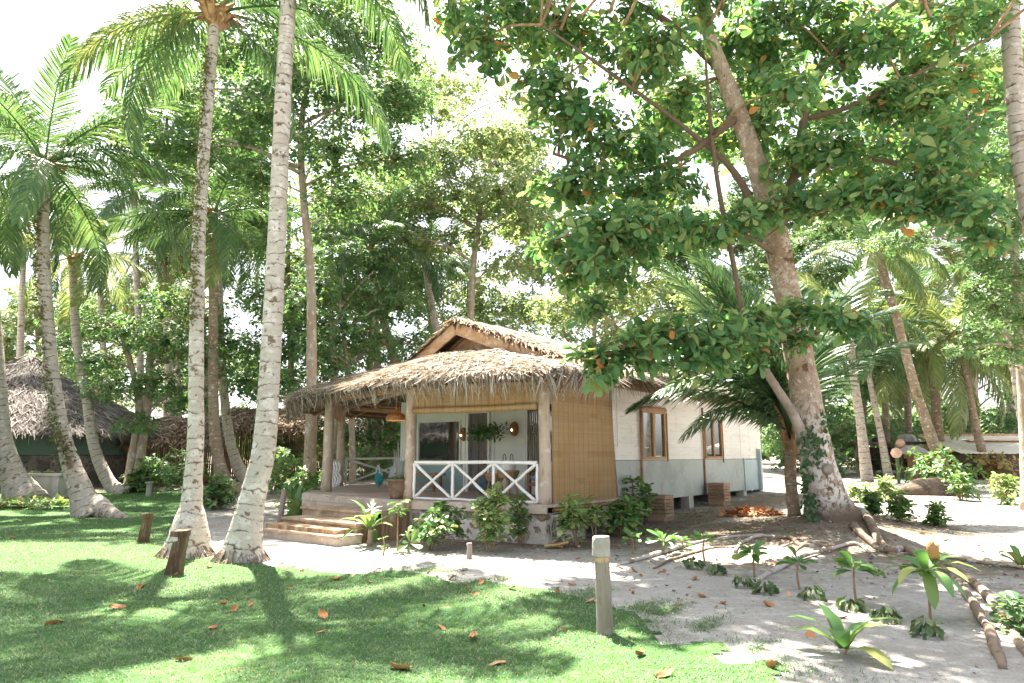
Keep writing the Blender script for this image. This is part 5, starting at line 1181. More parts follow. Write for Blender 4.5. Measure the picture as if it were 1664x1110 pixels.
leafy('beach_almond_tree', 'yellow green almond tree with a pale trunk behind the roof ridge', [(762, 700, 30), (764, 560, 30), (768, 450, 30), (778, 360, 30.3), (790, 280, 30.6)], [.3, .24, .2, .17, .1],
      [(720, 250, 29, 1.5), (780, 220, 30, 1.7), (840, 225, 31, 1.6), (870, 290, 30, 1.4), (740, 320, 30, 1.6), (810, 310, 29, 1.8), (690, 330, 30.5, 1.4), (850, 360, 30, 1.5), (770, 380, 30.5, 1.4), (660, 280, 31, 1.3), (700, 400, 31, 1.2), (830, 430, 29.5, 1.2), (720, 180, 31, 1.0), (870, 190, 31.5, .9), (620, 330, 30, 1.3), (655, 390, 30, 1.2)], .31, 40, 'leaf_sunlit')
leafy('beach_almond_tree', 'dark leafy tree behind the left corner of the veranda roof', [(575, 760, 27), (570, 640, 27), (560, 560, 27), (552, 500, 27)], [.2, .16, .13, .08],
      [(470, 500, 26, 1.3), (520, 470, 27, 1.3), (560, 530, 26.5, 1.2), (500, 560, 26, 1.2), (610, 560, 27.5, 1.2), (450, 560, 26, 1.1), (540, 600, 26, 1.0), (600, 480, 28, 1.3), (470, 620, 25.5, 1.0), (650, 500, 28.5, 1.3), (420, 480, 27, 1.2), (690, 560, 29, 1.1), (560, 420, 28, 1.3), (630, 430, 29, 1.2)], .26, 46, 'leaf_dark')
leafy('beach_almond_tree', 'leafy tree with two slender trunks at the corner of the green hut', [(208, 806, 25), (212, 760, 25), (226, 660, 25.2), (212, 590, 25.4), (196, 540, 25.6)], [.3, .22, .19, .16, .1],
      [(150, 590, 25, .9), (205, 540, 25.5, 1.2), (270, 555, 25, 1.2), (330, 585, 25, 1.1), (180, 630, 24.5, 1.0), (250, 620, 25, 1.0), (300, 650, 25, 1.0), (380, 560, 26, 1.1), (340, 520, 26, 1.1), (270, 490, 26, 1.1), (150, 530, 26, .9), (225, 690, 24.6, .7), (400, 620, 25.5, 1.0), (110, 560, 26, .8)], .26, 46, 'leaf_dark', extra_trunks=[([(222, 806, 25), (228, 740, 25.1), (240, 660, 25.2), (243, 590, 25.3), (246, 540, 25.5)], [.22, .16, .14, .12, .06])])
leafy('beach_almond_tree', 'mid green tree filling the gap right of the roof ridge', [(968, 640, 33), (966, 560, 33), (968, 480, 33.2), (975, 400, 33.5)], [.22, .17, .15, .08],
      [(900, 500, 33, 1.3), (950, 460, 33, 1.4), (1010, 490, 33.5, 1.4), (1060, 460, 34, 1.4), (1000, 540, 32.5, 1.2), (920, 545, 32.5, 1.1), (1080, 530, 34, 1.3), (880, 560, 33, .9), (1050, 400, 34, 1.2), (1130, 480, 35, 1.4), (960, 390, 34, 1.1)], .3, 36, 'leaf_sunlit')
leafy('beach_almond_tree', 'dark almond tree filling the upper right edge of the picture', [(1672, 790, 17.5), (1665, 650, 17.5), (1655, 520, 17.4), (1648, 400, 17.3), (1640, 300, 17.2)], [.3, .22, .18, .15, .08],
      [(1620, 320, 17, .8), (1655, 370, 17, .9), (1600, 420, 16.8, .6), (1640, 450, 17, .8), (1615, 500, 16.6, .6), (1660, 520, 17, .8), (1585, 540, 16.4, .5), (1640, 570, 16.8, .6), (1590, 470, 16.6, .45), (1660, 280, 17.4, .9), (1580, 330, 17.2, .6), (1540, 350, 17.6, .55), (1660, 220, 17.5, .9), (1490, 380, 18, .5), (1450, 395, 18.2, .55), (1560, 565, 16.4, .4)], .17, 120, 'leaf_dark', limb_r=.06)
leafy('fine_leaved_tree', 'pale fine leaved tree far behind the top right branches', [(1585, 740, 38), (1582, 600, 38), (1580, 400, 38), (1578, 220, 38)], [.36, .28, .22, .12],
      [(1560, 130, 38, 2.0), (1620, 150, 38, 2.0), (1600, 210, 37, 1.8), (1530, 180, 39, 1.8), (1640, 90, 39, 2), (1650, 210, 38, 1.8), (1480, 130, 40, 2), (1500, 240, 40, 1.8), (1420, 210, 41, 2), (1560, 40, 40, 2)], .3, 34, 'leaf_mid')
leafy('beach_almond_tree', 'shady leafy tree behind the almond trunk at the right of the bungalow', [(1440, 750, 34), (1438, 640, 34), (1434, 500, 34), (1430, 400, 34)], [.3, .22, .18, .1],
      [(1370, 440, 34, 1.4), (1420, 380, 34, 1.5), (1350, 370, 35, 1.5), (1330, 450, 34, 1.3), (1470, 410, 33, 1.2), (1300, 400, 35, 1.4), (1340, 540, 33, 1.3), (1440, 590, 33, 1.1), (1250, 420, 36, 1.5), (1200, 460, 36, 1.4), (1380, 620, 32, 1.1)], .28, 40, 'leaf_mid')
leafy('beach_almond_tree', 'bright leafy tree far behind the bungalow at the left of the pale trunk', [(600, 740, 40), (602, 600, 40), (604, 480, 40), (606, 360, 40)], [.34, .26, .2, .1],
      [(560, 380, 40, 2.0), (620, 340, 40, 2.2), (680, 400, 40, 2.0), (540, 460, 39, 1.8), (640, 450, 41, 2.0), (700, 480, 41, 1.8), (480, 420, 40, 1.9), (600, 250, 41, 2.0), (520, 320, 40, 1.9), (740, 430, 41, 1.7)], .36, 24, 'leaf_sunlit')
leafy('beach_almond_tree', 'far leafy tree between the mossy palm and the white footed palm', [(165, 745, 44), (166, 640, 44), (168, 520, 44)], [.34, .26, .12],
      [(120, 520, 44, 2.0), (200, 500, 44, 2.0), (70, 600, 44, 1.7), (260, 530, 45, 2.0), (150, 600, 43, 1.8), (60, 690, 43, 1.5), (310, 430, 46, 1.6), (320, 620, 44, 2.0), (400, 680, 43, 1.8), (250, 640, 43, 1.8), (420, 600, 44, 1.8), (290, 330, 46, 1.3)], .36, 24, 'leaf_mid')

def back_tree(label, u, d, vtop, pads_, L, leaf, n_per=24):
    leafy('beach_almond_tree', label, [(u, 745, d), (u + 3, 600, d), (u - 2, 470, d), (u + 2, vtop, d)], [.36, .28, .22, .1], pads_, L, n_per, leaf, twigs=False)
def padgrid(u0, u1, v0, v1, d, r, n, seed):
    rr = np.random.default_rng(seed); return [(rr.uniform(u0, u1), rr.uniform(v0, v1), d + rr.uniform(-1.5, 1.5), r * rr.uniform(.75, 1.15)) for _ in range(n)]
back_tree('tall bright tree crown closing the sky behind the yellow green almond', 700, 44, 240, padgrid(560, 900, 130, 560, 44, 2.1, 26, 1), .38, 'leaf_sunlit')
back_tree('mid green tree rising behind the far left of the veranda roof', 470, 40, 300, padgrid(380, 600, 250, 640, 40, 1.9, 22, 2), .36, 'leaf_mid')
back_tree('bright tree behind the right half of the thatched roof', 985, 46, 330, padgrid(840, 1150, 300, 580, 46, 2.0, 24, 3), .38, 'leaf_sunlit')
back_tree('dense tree behind the crown of the leaning almond', 1230, 44, 200, padgrid(1080, 1420, 60, 560, 44, 2.3, 32, 4), .4, 'leaf_mid')
back_tree('green tree behind the top right palm trunk', 1560, 42, 200, padgrid(1430, 1720, 60, 330, 42, 2.2, 22, 5), .4, 'leaf_mid')
back_tree('dark tree low behind the grove of right hand palms', 1400, 46, 560, padgrid(1260, 1500, 500, 720, 46, 1.8, 22, 6), .36, 'leaf_dark')
back_tree('tall leafy tree above the curved palm at the upper left', 330, 36, 120, padgrid(235, 430, 110, 420, 36, 1.6, 20, 7), .34, 'leaf_mid')
back_tree('pale tree behind the green hut', 60, 52, 480, padgrid(-40, 330, 470, 720, 52, 2.2, 26, 8), .42, 'leaf_sunlit')
back_tree('dark bushy tree behind the veranda posts', 610, 36, 560, padgrid(430, 720, 560, 740, 36, 1.5, 20, 9), .3, 'leaf_dark')

for k, (x, y) in enumerate(((-27, 9), (-30, 19))):
    src = [o for o in bpy.data.objects if o.name.startswith('beach_almond_tree') and str(o.get('label', '')).startswith('mid green tree')][0] if k else None
    if k == 0:
        src = [o for o in bpy.data.objects if o.name.startswith('beach_almond_tree') and str(o.get('label', '')).startswith('yellow green')][0]
    r = src.copy(); COL.objects.link(r); r.location = (x, y, 0); r.rotation_euler[2] = 1.3 * k; r['label'] = 'leafy tree beyond the left side of the lawn, standing by the mirrored hut'; r['group'] = 'trees mirrored in the window panes'
    for ch in src.children:
        q = ch.copy(); COL.objects.link(q); q.parent = r

back_tree('broad tree crown filling the sky between the mossy palm and the white footed palm', 270, 40, 130, padgrid(215, 430, 90, 470, 40, 1.9, 18, 17), .36, 'leaf_mid')
back_tree('deep green tree directly behind the pale trunk at the left centre', 540, 34, 180, padgrid(430, 690, 110, 470, 34, 1.6, 18, 18), .32, 'leaf_dark', 20)

back_tree('dark tree low behind the tin shed', 1580, 42, 600, padgrid(1470, 1720, 540, 700, 42, 1.5, 16, 27), .32, 'leaf_dark', 22)
back_tree('shady tree between the bungalow and the grove of palms', 1330, 34, 560, padgrid(1250, 1440, 480, 720, 34, 1.3, 16, 28), .28, 'leaf_dark', 24)
# mats of little roots where the white palms stand in the ground
for T_, r_ in ((L1, .46), (L2, .44), (L3, .42)):
    mb = MB(); rr = random.Random(3)
    for k in range(110):
        a = rr.random() * 6.283; z = rr.uniform(.04, .20); r0 = r_ * (1 - z * 1.3); r1 = r_ * rr.uniform(1.0, 1.22)
        mb.tube([(r0 * .9 * cos(a), r0 * .9 * sin(a), z + .06), (r0 * 1.05 * cos(a + .04), r0 * 1.05 * sin(a + .04), z * .8 + .05), (r1 * cos(a + .1), r1 * sin(a + .1), -.01)], [.008, .010, .005], 5, 6, .1)
    mb.build('root_mat', M['root'], T_)

palm('coconut_palm', 'far palm with loose fronds high behind the leaning mossy palm', [(232, 750, 36), (228, 600, 36), (222, 450, 36), (218, 320, 36)], [.26, .18, .16, .15], 15, 4.4, 'm', 'palm_bark', 83)
palm('coconut_palm', 'far palm rising over the green hut roof by the left edge', [(30, 750, 38), (32, 600, 38), (36, 470, 38), (40, 370, 38)], [.26, .18, .16, .15], 16, 4.6, 'm', 'palm_bark', 85)
palm('coconut_palm', 'far palm crown just left of the white footed palm trunk', [(292, 750, 42), (290, 640, 42), (288, 560, 42), (286, 500, 42)], [.26, .18, .16, .15], 15, 4.6, 's', 'palm_bark', 87)
# ================================================================== shrubs and small plants
def stem_plant(name, label, cat, base, h, leaf, n_ros, L, spread, nl=7, seed=0, group=None, stems=1, tm=lf_big, tilt=(.2, .3), low=.25):
    rr = np.random.default_rng(seed); t = thing(name, label, cat, base, 0, group)
    if name == 'shrub': n_ros = int(n_ros * 2.1); spread *= 1.55; L *= 1.1
    if name == 'almond_seedling': L *= 1.55; h *= 1.1
    sm = MB(); cr = MB()
    for s_ in range(stems):
        a = rr.random() * 6.28; q = (cos(a) * spread * .6 * (stems > 1), sin(a) * spread * .6 * (stems > 1))
        hh = h * rr.uniform(.75, 1.05)
        pts = [(q[0] * .3, q[1] * .3, -.03), (q[0] * .7 + rr.normal(0, .02), q[1] * .7, hh * .5), (q[0], q[1], hh)]
        sm.tube(pts, [.016, .013, .008], 6, 10, .08)
        n = max(1, int(n_ros / stems)); f = np.sort(low + (1 - low) * rr.random(n)); f[-1] = 1.0
        P = np.stack([np.interp(f, [0, .5, 1], [p[j] for p in pts]) for j in range(3)], -1)
        sp = spread * (1 - .55 * f)[:, None] * rr.normal(0, .6, (n, 3)) * np.array((1, 1, .3)); sp[-1] = 0
        rosettes(cr, P + sp, np.concatenate([sp[:, :2] * 1.5, np.ones((n, 1)) * .8], 1) + rr.normal(0, .12, (n, 3)), nl, L, tilt, tm, .95, rr)
        for k in range(0, n, 2): sm.tube([tuple(P[k] - np.array((0, 0, .08 * (k < n - 1)))), tuple(P[k] + sp[k])], [.006, .004], 4)
    sm.build('stem', M['twig'], t, smooth=True); cr.build('leaves', M[leaf], t)
    return t

lf_strap = (np.array([(0, .03, 0), (0, -.03, 0), (.3, .055, .10), (.3, -.055, .10), (.6, .06, .10), (.6, -.06, .10), (.85, .045, -.03), (.85, -.045, -.03), (1.0, 0, -.17), (.3, 0, .085), (.6, 0, .08), (.85, 0, -.045)], float),
            np.array([[0, 2, 9, 0], [2, 4, 10, 9], [9, 10, 5, 3], [4, 6, 11, 10], [10, 11, 7, 5]]), np.array([[0, 9, 1], [1, 9, 3], [6, 8, 11], [11, 8, 7]]))
lf_strap = (lf_strap[0], lf_strap[1][1:], np.concatenate([lf_strap[2], [[0, 2, 9]]]))
def strap_plant(name, label, cat, base, n, L, el=(.5, .3), trunk=0, leaf='leaf_fresh', seed=0, flower=False, wide=1.7, az=None):
    rr = np.random.default_rng(seed); t = thing(name, label, cat, base)
    if trunk:
        mb = MB(); mb.tube([(0, 0, -.03), (.01, 0, trunk * .5), (.02, 0, trunk)], [.055, .045, .05] if flower else [.014, .011, .012], 10, 10, .08); mb.build('stem', M['palm_bark_brown' if flower else 'twig'], t, smooth=True, attr='len')
    a = (np.arange(n) * 2.4 + rr.random(n) * .5) if az is None else np.array(az); n = len(a); e = rr.normal(el[0], el[1], n)
    X = np.stack([np.cos(a) * np.cos(e), np.sin(a) * np.cos(e), np.sin(e)], -1); Z = np.stack([-np.cos(a) * np.sin(e), -np.sin(a) * np.sin(e), np.cos(e)], -1)
    mb = MB(); mb.scatter(lf_strap, np.zeros((n, 3)) + np.array((0, 0, trunk)) + X * .02, X, Z, L * rr.uniform(.7, 1.1, n), L * wide * rr.uniform(.8, 1.1, n)); mb.build('leaves', M[leaf], t, smooth=True)
    if flower:
        mb = MB(); mb.tube([(0, 0, trunk), (.03, 0, trunk + .35)], [.012, .01], 6); mb.build('flower_stalk', M['leaf_fresh'], t)
        mb = MB(); k = 26; d = nrm(rr.normal(0, 1, (k, 3)) + np.array((0, 0, .35))); mb.scatter(lf_mid, np.tile((.03, 0, trunk + .35), (k, 1)), d, rr.normal(0, 1, (k, 3)), .2, .05); mb.build('flower', M['petal'], t)
    return t

# bed before the veranda
strap_plant('crinum_lily', 'spider lily with a white flower and stubby stem right of the steps', 'lily', G(600, 888), 13, .62, (.55, .35), .30, 'leaf_fresh', 1, True)
stem_plant('sapling', 'thin bare stemmed sapling beside the spider lily', 'sapling', G(646, 895), .95, 'leaf_fresh', 5, .16, .12, 6, 2, low=.8)
stem_plant('shrub', 'broad leafy shrub before the left end of the white railing', 'shrub', G(694, 893), .85, 'leaf_fresh', 34, .19, .30, 7, 3, stems=4, low=.3)
stem_plant('shrub', 'tallest pale leaved shrub before the middle of the white railing', 'shrub', G(796, 897), 1.02, 'leaf_pale', 44, .17, .145, 7, 4, stems=3, low=.2)
stem_plant('shrub', 'slim green shrub before the right end of the white railing', 'shrub', G(846, 886), .88, 'leaf_fresh', 22, .14, .09, 7, 5, stems=2, low=.25)
stem_plant('shrub', 'small sparse shrub at the corner of the stone plinth', 'shrub', G(912, 874), .62, 'leaf_fresh', 12, .15, .18, 6, 6, stems=2, low=.3)
stem_plant('shrub', 'shrub with yellowing lower leaves before the long blind', 'shrub', G(940, 889), .82, 'leaf_pale', 20, .19, .2, 7, 7, stems=2, low=.35)
stem_plant('shrub', 'thin branched shrub with pale flowers before the long blind', 'shrub', G(968, 880), .75, 'leaf_pale', 14, .16, .16, 6, 8, stems=2, low=.5)
stem_plant('shrub', 'dense dark shrub at the right end of the long blind', 'shrub', G(1002, 872), .75, 'leaf_fresh', 32, .18, .28, 7, 9, stems=4, low=.2)
stem_plant('shrub', 'taller shrub growing in front of the first slatted box', 'shrub', G(1038, 856), 1.05, 'leaf_fresh', 24, .17, .2, 7, 10, stems=2, low=.35)
stem_plant('seedling', 'tiny pale seedling at the foot of the spider lily', 'seedling', G(622, 903), .3, 'leaf_pale', 4, .1, .06, 5, 11, low=.4)
mb = MB(); o = G(762, 908); mb.tube([(0, 0, -.03), (.01, 0, .12), (.0, 0, .24)], [.05, .04, .045], 8, 6, .12)
tag(mb.build('tree_stump', M['grey_post'], loc=o, smooth=True), 'little grey stump in the earth before the tallest shrub', 'stump')

# almond seedlings on the sand
for k, (u, v, h, lb) in enumerate(((1027, 900, .26, 'almond seedling just right of the pale bollard'), (1080, 900, .22, 'thin almond seedling beside the first pale root'), (1146, 915, .40, 'tall almond seedling with withered clumps on both sides'), (1226, 938, .33, 'almond seedling at the lower end of the thick pale root'), (1300, 958, .34, 'almond seedling below the middle of the thick pale root'), (1392, 985, .52, 'large almond seedling with a long stem on the bare sand'), (1108, 893, .16, 'smallest almond seedling between two pale roots'))):
    stem_plant('almond_seedling', lb, 'seedling', G(u, v), h, 'leaf_fresh', 2 if h < .45 else 3, .19 if h > .2 else .1, .03, 8, 20 + k, None, low=.85, tilt=(.35, .25))
t = strap_plant('almond_seedling', 'drooping long leaved seedling with an orange dead leaf caught on top', 'seedling', G(1512, 1008), 16, .46, (.15, .5), .48, 'leaf_fresh', 31, wide=2.3)
strap_plant('spider_lily', 'low spider lily with arching strap leaves at the lawn edge', 'lily', G(1372, 1064), 9, .52, (.55, .3), .04, 'leaf_fresh', 33, wide=2.2, az=[3.0, 2.6, -.3, .5, -1.2, 1.6, 4.2, -.8, 2.0])
strap_plant('spider_lily', 'small strap leaved plant at the right edge of the sand', 'lily', G(1660, 925), 8, .5, (.6, .3), .05, 'leaf_fresh', 34, wide=2.0)
stem_plant('bush', 'dark glossy shrub cut by the lower right edge', 'shrub', G(1672, 1030), .3, 'leaf_dark', 46, .12, .22, 7, 35, stems=6, low=.1)
for k, (u, v, lb) in enumerate(((1128, 925, 'withered green clump left of the tall almond seedling'), (1163, 933, 'withered green clump right of the tall almond seedling'), (1210, 955, 'withered clump left of the seedling at the root end'), (1244, 965, 'withered clump at the tip of the thick pale root'), (1322, 975, 'wide withered clump below the thick pale root'), (1384, 993, 'withered clump at the stem of the large almond seedling'), (1440, 1010, 'withered clump on open sand before the orange topped seedling'), (1508, 1035, 'withered clump under the orange topped seedling'))):
    rr = np.random.default_rng(60 + k); n = 60; o = G(u, v); mb = MB(); a = rr.random(n) * 6.28; r = .10 * np.sqrt(rr.random(n))
    P = np.stack([r * np.cos(a), r * np.sin(a), .05 + .15 * rr.random(n) * (1 - r / .2)], -1)
    mb.scatter(lf_mid, P, np.stack([np.cos(a), np.sin(a), rr.normal(-1.1, .5, n)], -1), rr.normal(0, .6, (n, 3)) + np.array((0, 0, .6)), .10 * rr.uniform(.6, 1.2, n)); tag(mb.build('withered_clump', M['leaf_wilt'], loc=o), lb, 'plant')

# plants on the far side of the almond tree
for k, (u, v, h, w_, leaf, L, lb) in enumerate(((1418, 838, .48, .07, 'leaf_dark', .2, 'dark upright shrub just right of the almond trunk'), (1466, 848, .6, .13, 'leaf_fresh', .18, 'dense bright shrub on the sunlit sand behind the roots'), (1522, 855, .42, .08, 'leaf_fresh', .16, 'small pale green shrub on the striped shade of the sand'), (1448, 815, .6, .3, 'leaf_pale', .18, 'whitish shrub behind the dense bright shrub'), (1560, 812, .75, .26, 'leaf_fresh', .17, 'spreading shrub with dry twigs at the foot of the slanting palm'), (1640, 820, .75, .3, 'leaf_pale', .18, 'pale shrub at the right edge of the sunlit sand'), (1395, 800, .5, .3, 'leaf_pale', .16, 'low whitish shrub behind the almond trunk'))):
    stem_plant('bush', lb, 'shrub', G(u, v), h, leaf, int(50 + 60 * w_), L * 1.05, w_ * 1.1, 7, 80 + k, stems=6, low=.15)
for k, (u, v, h, w_, leaf, lb) in enumerate(((1502, 772, 1.3, .5, 'leaf_croton', 'orange croton bush beside the slanting palm'), (1546, 755, 1.9, .9, 'leaf_croton', 'pinkish croton bush before the low shed'), (1590, 768, 1.2, .8, 'leaf_fresh', 'green bush in front of the pinkish croton'), (1645, 775, 1.5, .6, 'leaf_croton', 'yellow croton bush at the right edge by the shed wall'), (1545, 790, 1.2, .7, 'leaf_fresh', 'dense green bush right of the rock mound'), (1410, 770, 1.0, .8, 'leaf_dark', 'dark bush under the grove palms'))):
    stem_plant('shrub', lb, 'shrub', G(u, v), h, leaf, int(40 + 30 * w_), .24, w_, 7, 95 + k, stems=7, low=.15, tm=lf_mid)
# green round the veranda and under the left trees
for k, (u, v, h, w_, leaf, lb) in enumerate(((487, 838, .8, .35, 'leaf_fresh', 'leafy green plant at the left side of the steps'), (505, 822, 1.1, .45, 'leaf_fresh', 'tall green plant between the steps and the mottled trunk'), (470, 800, 1.3, .6, 'leaf_fresh', 'bright bush behind the grey stick left of the steps'), (355, 828, .95, .22, 'leaf_dark', 'narrow dark bush between the two white palms'), (338, 822, .5, .3, 'leaf_pale', 'low pale bush beside the white footed palm'), (270, 790, 1.0, .7, 'leaf_fresh', 'green bush before the brown thatched shed'), (520, 775, 1.8, .8, 'leaf_pale', 'sunlit bush seen left of the veranda posts'), (590, 780, 1.8, .9, 'leaf_dark', 'dark bush seen through the back of the veranda'), (450, 770, 1.6, .9, 'leaf_pale', 'pale bush behind the leaning white palm'), (640, 775, 2.2, .9, 'leaf_mid', 'tall bush behind the draped veranda chair'))):
    b = G(u, v); stem_plant('shrub', lb, 'shrub', b, h, leaf, int(40 + 40 * w_), .2, w_, 7, 120 + k, stems=6, low=.12, tm=lf_mid)
strap_plant('strap_lily', 'broad strap leaved lily beside the grey stick by the steps', 'lily', G(482, 848), 12, .8, (.9, .3), .1, 'leaf_fresh', 41)
# ground cover at the foot of the left edge palm
mb = MB(); o = G(38, 826); P = []
n = 420; a = RNG.random(n) * 6.28; r = np.sqrt(RNG.random(n)); P = np.stack([1.3 * r * np.cos(a), .5 * r * np.sin(a), .05 + .28 * RNG.random(n) * (1 - r * .6)], -1)
rosettes(mb, P[:90], np.tile((0, -.2, 1.0), (90, 1)) + RNG.normal(0, .3, (90, 3)), 7, .22, (.35, .3), lf_mid); tag(mb.build('fern', M['leaf_pale'], loc=o), 'low pale ferny plant round the foot of the left edge palm', 'plant')

# ================================================================== posts, leaves on the ground
def slant_post(label, u, v, h, w_, lean, seed):
    o = G(u, v); t = thing('garden_light_post', label, 'garden light', o)
    rr = random.Random(seed); mb = MB(); V = []
    zs = [-.08, h * .25, h * .55, h * .78]
    for i, z in enumerate(zs):
        f = (z + .08) / h; c = Vector((lean * f, .02 * f, z)); s_ = w_ * (1.15 - .25 * f)
        for (a, b) in ((-1, -1), (1, -1), (1.0, 1), (-1, 1)): V.append(c + Vector((a * s_ * .5 * rr.uniform(.92, 1.08), b * s_ * .45 * rr.uniform(.92, 1.08), 0)))
    Q = [(4 * i + k, 4 * i + (k + 1) % 4, 4 * i + 4 + (k + 1) % 4, 4 * i + 4 + k) for i in range(3) for k in range(4)] + [(12, 13, 14, 15)]
    mb.add([tuple(v_) for v_ in V], Q); mb.build('post', M['dark_post'], t)
    mb = MB(); x = lean * .85
    mb.box((x + w_ * .22, .02, h * .86), (w_ * .55, w_ * .85, h * .2)); mb.build('neck', M['dark_post'], t)
    mb = MB(); mb.box((x, .0, h * .97), (w_ * 1.22, w_ * 1.1, h * .14), jit=.004); mb.build('cap', M['dark_post'], t)
slant_post('dark slanting wooden light post nearer the leaning mossy palm', 231, 882, .50, .145, .05, 1)
slant_post('dark slanting wooden light post in front of the white footed palm', 281, 934, .56, .165, .07, 2)
o = G(983, 1031); t = thing('bollard', 'weathered pale wooden bollard with a notched cap on the lawn edge', 'bollard', o)
mb = MB(); mb.tube([(0, 0, -.05), (0, 0, .2), (-.008, 0, .45), (-.012, 0, .70)], [.078, .073, .070, .066], 18, 18, .035); mb.build('post', M['grey_post'], t, smooth=True)
mb = MB(); mb.tube([(-.02, -.01, .685), (-.02, -.01, .72), (-.018, -.01, .84), (-.018, -.01, .862)], [.082, .084, .080, .074], 20, 8, .03); mb.build('cap', M['post_cap'], t, smooth=True)
mb = MB(); mb.tube([(-.012, 0, .63), (-.012, 0, .69)], [.0675, .070], 16, 3, .0); mb.build('neck', M['orange_wood'], t, smooth=True)
o = G(241, 806); t = thing('marker_post', 'small pale square post at the back of the lawn', 'post', o)
mb = MB(); mb.box((0, 0, .2), (.14, .14, .5), taper=.95, jit=.005); mb.build('post', M['post_cap'], t); mb = MB(); mb.box((0, 0, .47), (.2, .2, .05)); mb.build('cap', M['post_cap'], t)
o = G(454, 862); mb = MB(); mb.tube([(0, 0, -.05), (.02, 0, .4), (.05, .02, .85)], [.075, .06, .055], 9, 10, .1)
tag(mb.build('garden_stake', M['grey_post'], loc=o, smooth=True), 'grey weathered stake at the left of the steps', 'stake')

def leaf_mesh(seed, curl, m):
    rr = random.Random(seed); mb = MB()
    def fn(u, v):
        wv = .30 * (sin(PI * min(1, u * .82 + .12)) ** .75) * (1 if u < .97 else .3); y = (v - .5) * 2
        return (u - .5, y * wv * .85, .10 + curl * (y * y * .16 + (u - .5) ** 2 * .7) + .03 * sin(5 * u + 3 * y + seed) - .08 * (1 - abs(y)) * .3)
    mb.grid(fn, 10, 6); mb.tube([(-.5, 0, .12), (-.62, .02, .16)], [.014, .01], 5)
    o = mb.build('fallen_leaf', M[m], smooth=True); me = o.data; bpy.data.objects.remove(o); return me
LM = [leaf_mesh(k, c, 'dry_leaf') for k, c in enumerate((.25, .55, .9, -.3))]
leaf_px = [(90, 1016, 1.3), (228, 958, .9), (90, 925, .8), (130, 938, .6), (285, 938, .8), (343, 924, .8), (345, 1024, .8), (298, 1077, .8), (363, 984, .7), (378, 994, .8), (408, 986, 1.0), (190, 990, 1.1), (231, 957, .7), (340, 925, .7), (112, 868, .8), (20, 876, .8), (457, 920, .7), (494, 920, .8), (547, 945, .9), (573, 939, .6), (466, 958, .8), (524, 1005, 1.2), (522, 1030, .8), (600, 948, .6), (615, 925, .6), (688, 987, .6), (720, 1025, .9), (770, 1042, 1.4), (806, 1082, 1.1), (648, 1092, 1.3), (735, 943, 1.2), (782, 950, 1.0), (832, 960, 1.1), (773, 968, .7), (752, 928, .8), (765, 921, .8), (755, 913, .7), (720, 920, .7), (697, 935, .8), (908, 965, .8), (960, 981, 1.0), (930, 952, .7), (916, 1030, .8), (1040, 1069, 1.1), (1080, 1102, 1.15), (1250, 1088, 1.1), (1010, 925, .9), (1030, 930, .8), (1060, 915, .8), (1078, 930, .9), (1130, 942, 1.1), (1138, 970, 1.2), (1175, 982, .9), (1246, 985, 1.1), (1283, 968, .8), (1317, 1035, 1.2), (1207, 901, 1.1), (1260, 917, 1.1), (1292, 871, 1.1), (1345, 890, .7), (1412, 874, 1.0), (1370, 1005, .9), (1500, 867, 1.0), (1535, 877, 1.1), (1560, 870, .7), (940, 908, .9), (945, 925, .8), (1030, 956, .7), (1030, 965, .7), (912, 945, .6), (1165, 910, .8), (1350, 880, .7), (1240, 905, .6), (1593, 887, .8), (1450, 905, .6), (1100, 985, .6), (660, 905, .5), (880, 912, .7)]
_r = random.Random(12)
for (u, v) in ((1090, 905), (1200, 900), (1320, 890), (1450, 900), (1560, 900), (1000, 940), (1150, 935), (880, 930), (760, 945), (560, 945), (330, 930), (1250, 960), (1420, 940)):
    for k in range(5): leaf_px.append((u + _r.gauss(0, 38), v + _r.gauss(0, 13), _r.uniform(.28, .6)))
for k, (u, v, s_) in enumerate(leaf_px):
    o = bpy.data.objects.new('fallen_leaf', LM[RNG.integers(0, 4)]); COL.objects.link(o); p = G(u, v); o.location = p + Vector((0, 0, .012 if inside(p.x, p.y, LAWN) else -.006))
    o.rotation_euler = (RNG.normal(0, .35), RNG.normal(0, .3), RNG.random() * 6.28); o.scale = (.145 * s_ * RNG.uniform(.85, 1.15), .145 * s_ * RNG.uniform(.65, 1.15), .145 * s_ * RNG.uniform(.6, 1.2))
    tag(o, 'curled orange brown dead leaf lying on the grass or sand', 'leaf', 'fallen almond leaves on the lawn and sand')
o = bpy.data.objects.new('fallen_leaf', LM[1]); COL.objects.link(o); o.location = G(1512, 1008) + Vector((.03, -.02, .62)); o.rotation_euler = (.9, .7, 1.2); o.scale = (.30,) * 3
tag(o, 'orange dead leaf caught on top of the drooping seedling', 'leaf')
mb = MB(); o = G(903, 892)
for (az, x, y, s_, tip) in ((.15, .02, 0, .42, .30), (2.6, -.02, .04, .30, .12)):
    def spf(u, v):
        yy = (v - .5) * 2; hw = .26 * sin(PI * min(1, u * .86 + .1)) ** .8 * s_
        lx, ly, lz = (u - .5) * s_, yy * hw, .03 + tip * .5 * u * u * s_ + .10 * yy * yy * s_
        return (x + lx * cos(az) - ly * sin(az), y + lx * sin(az) + ly * cos(az), lz)
    mb.grid(spf, 12, 8, (0, 0, -.006))
tag(mb.build('palm_spathe', M['tan_leaf'], loc=o, smooth=True), 'large tan folded leaf on the earth by the stone plinth', 'leaf')
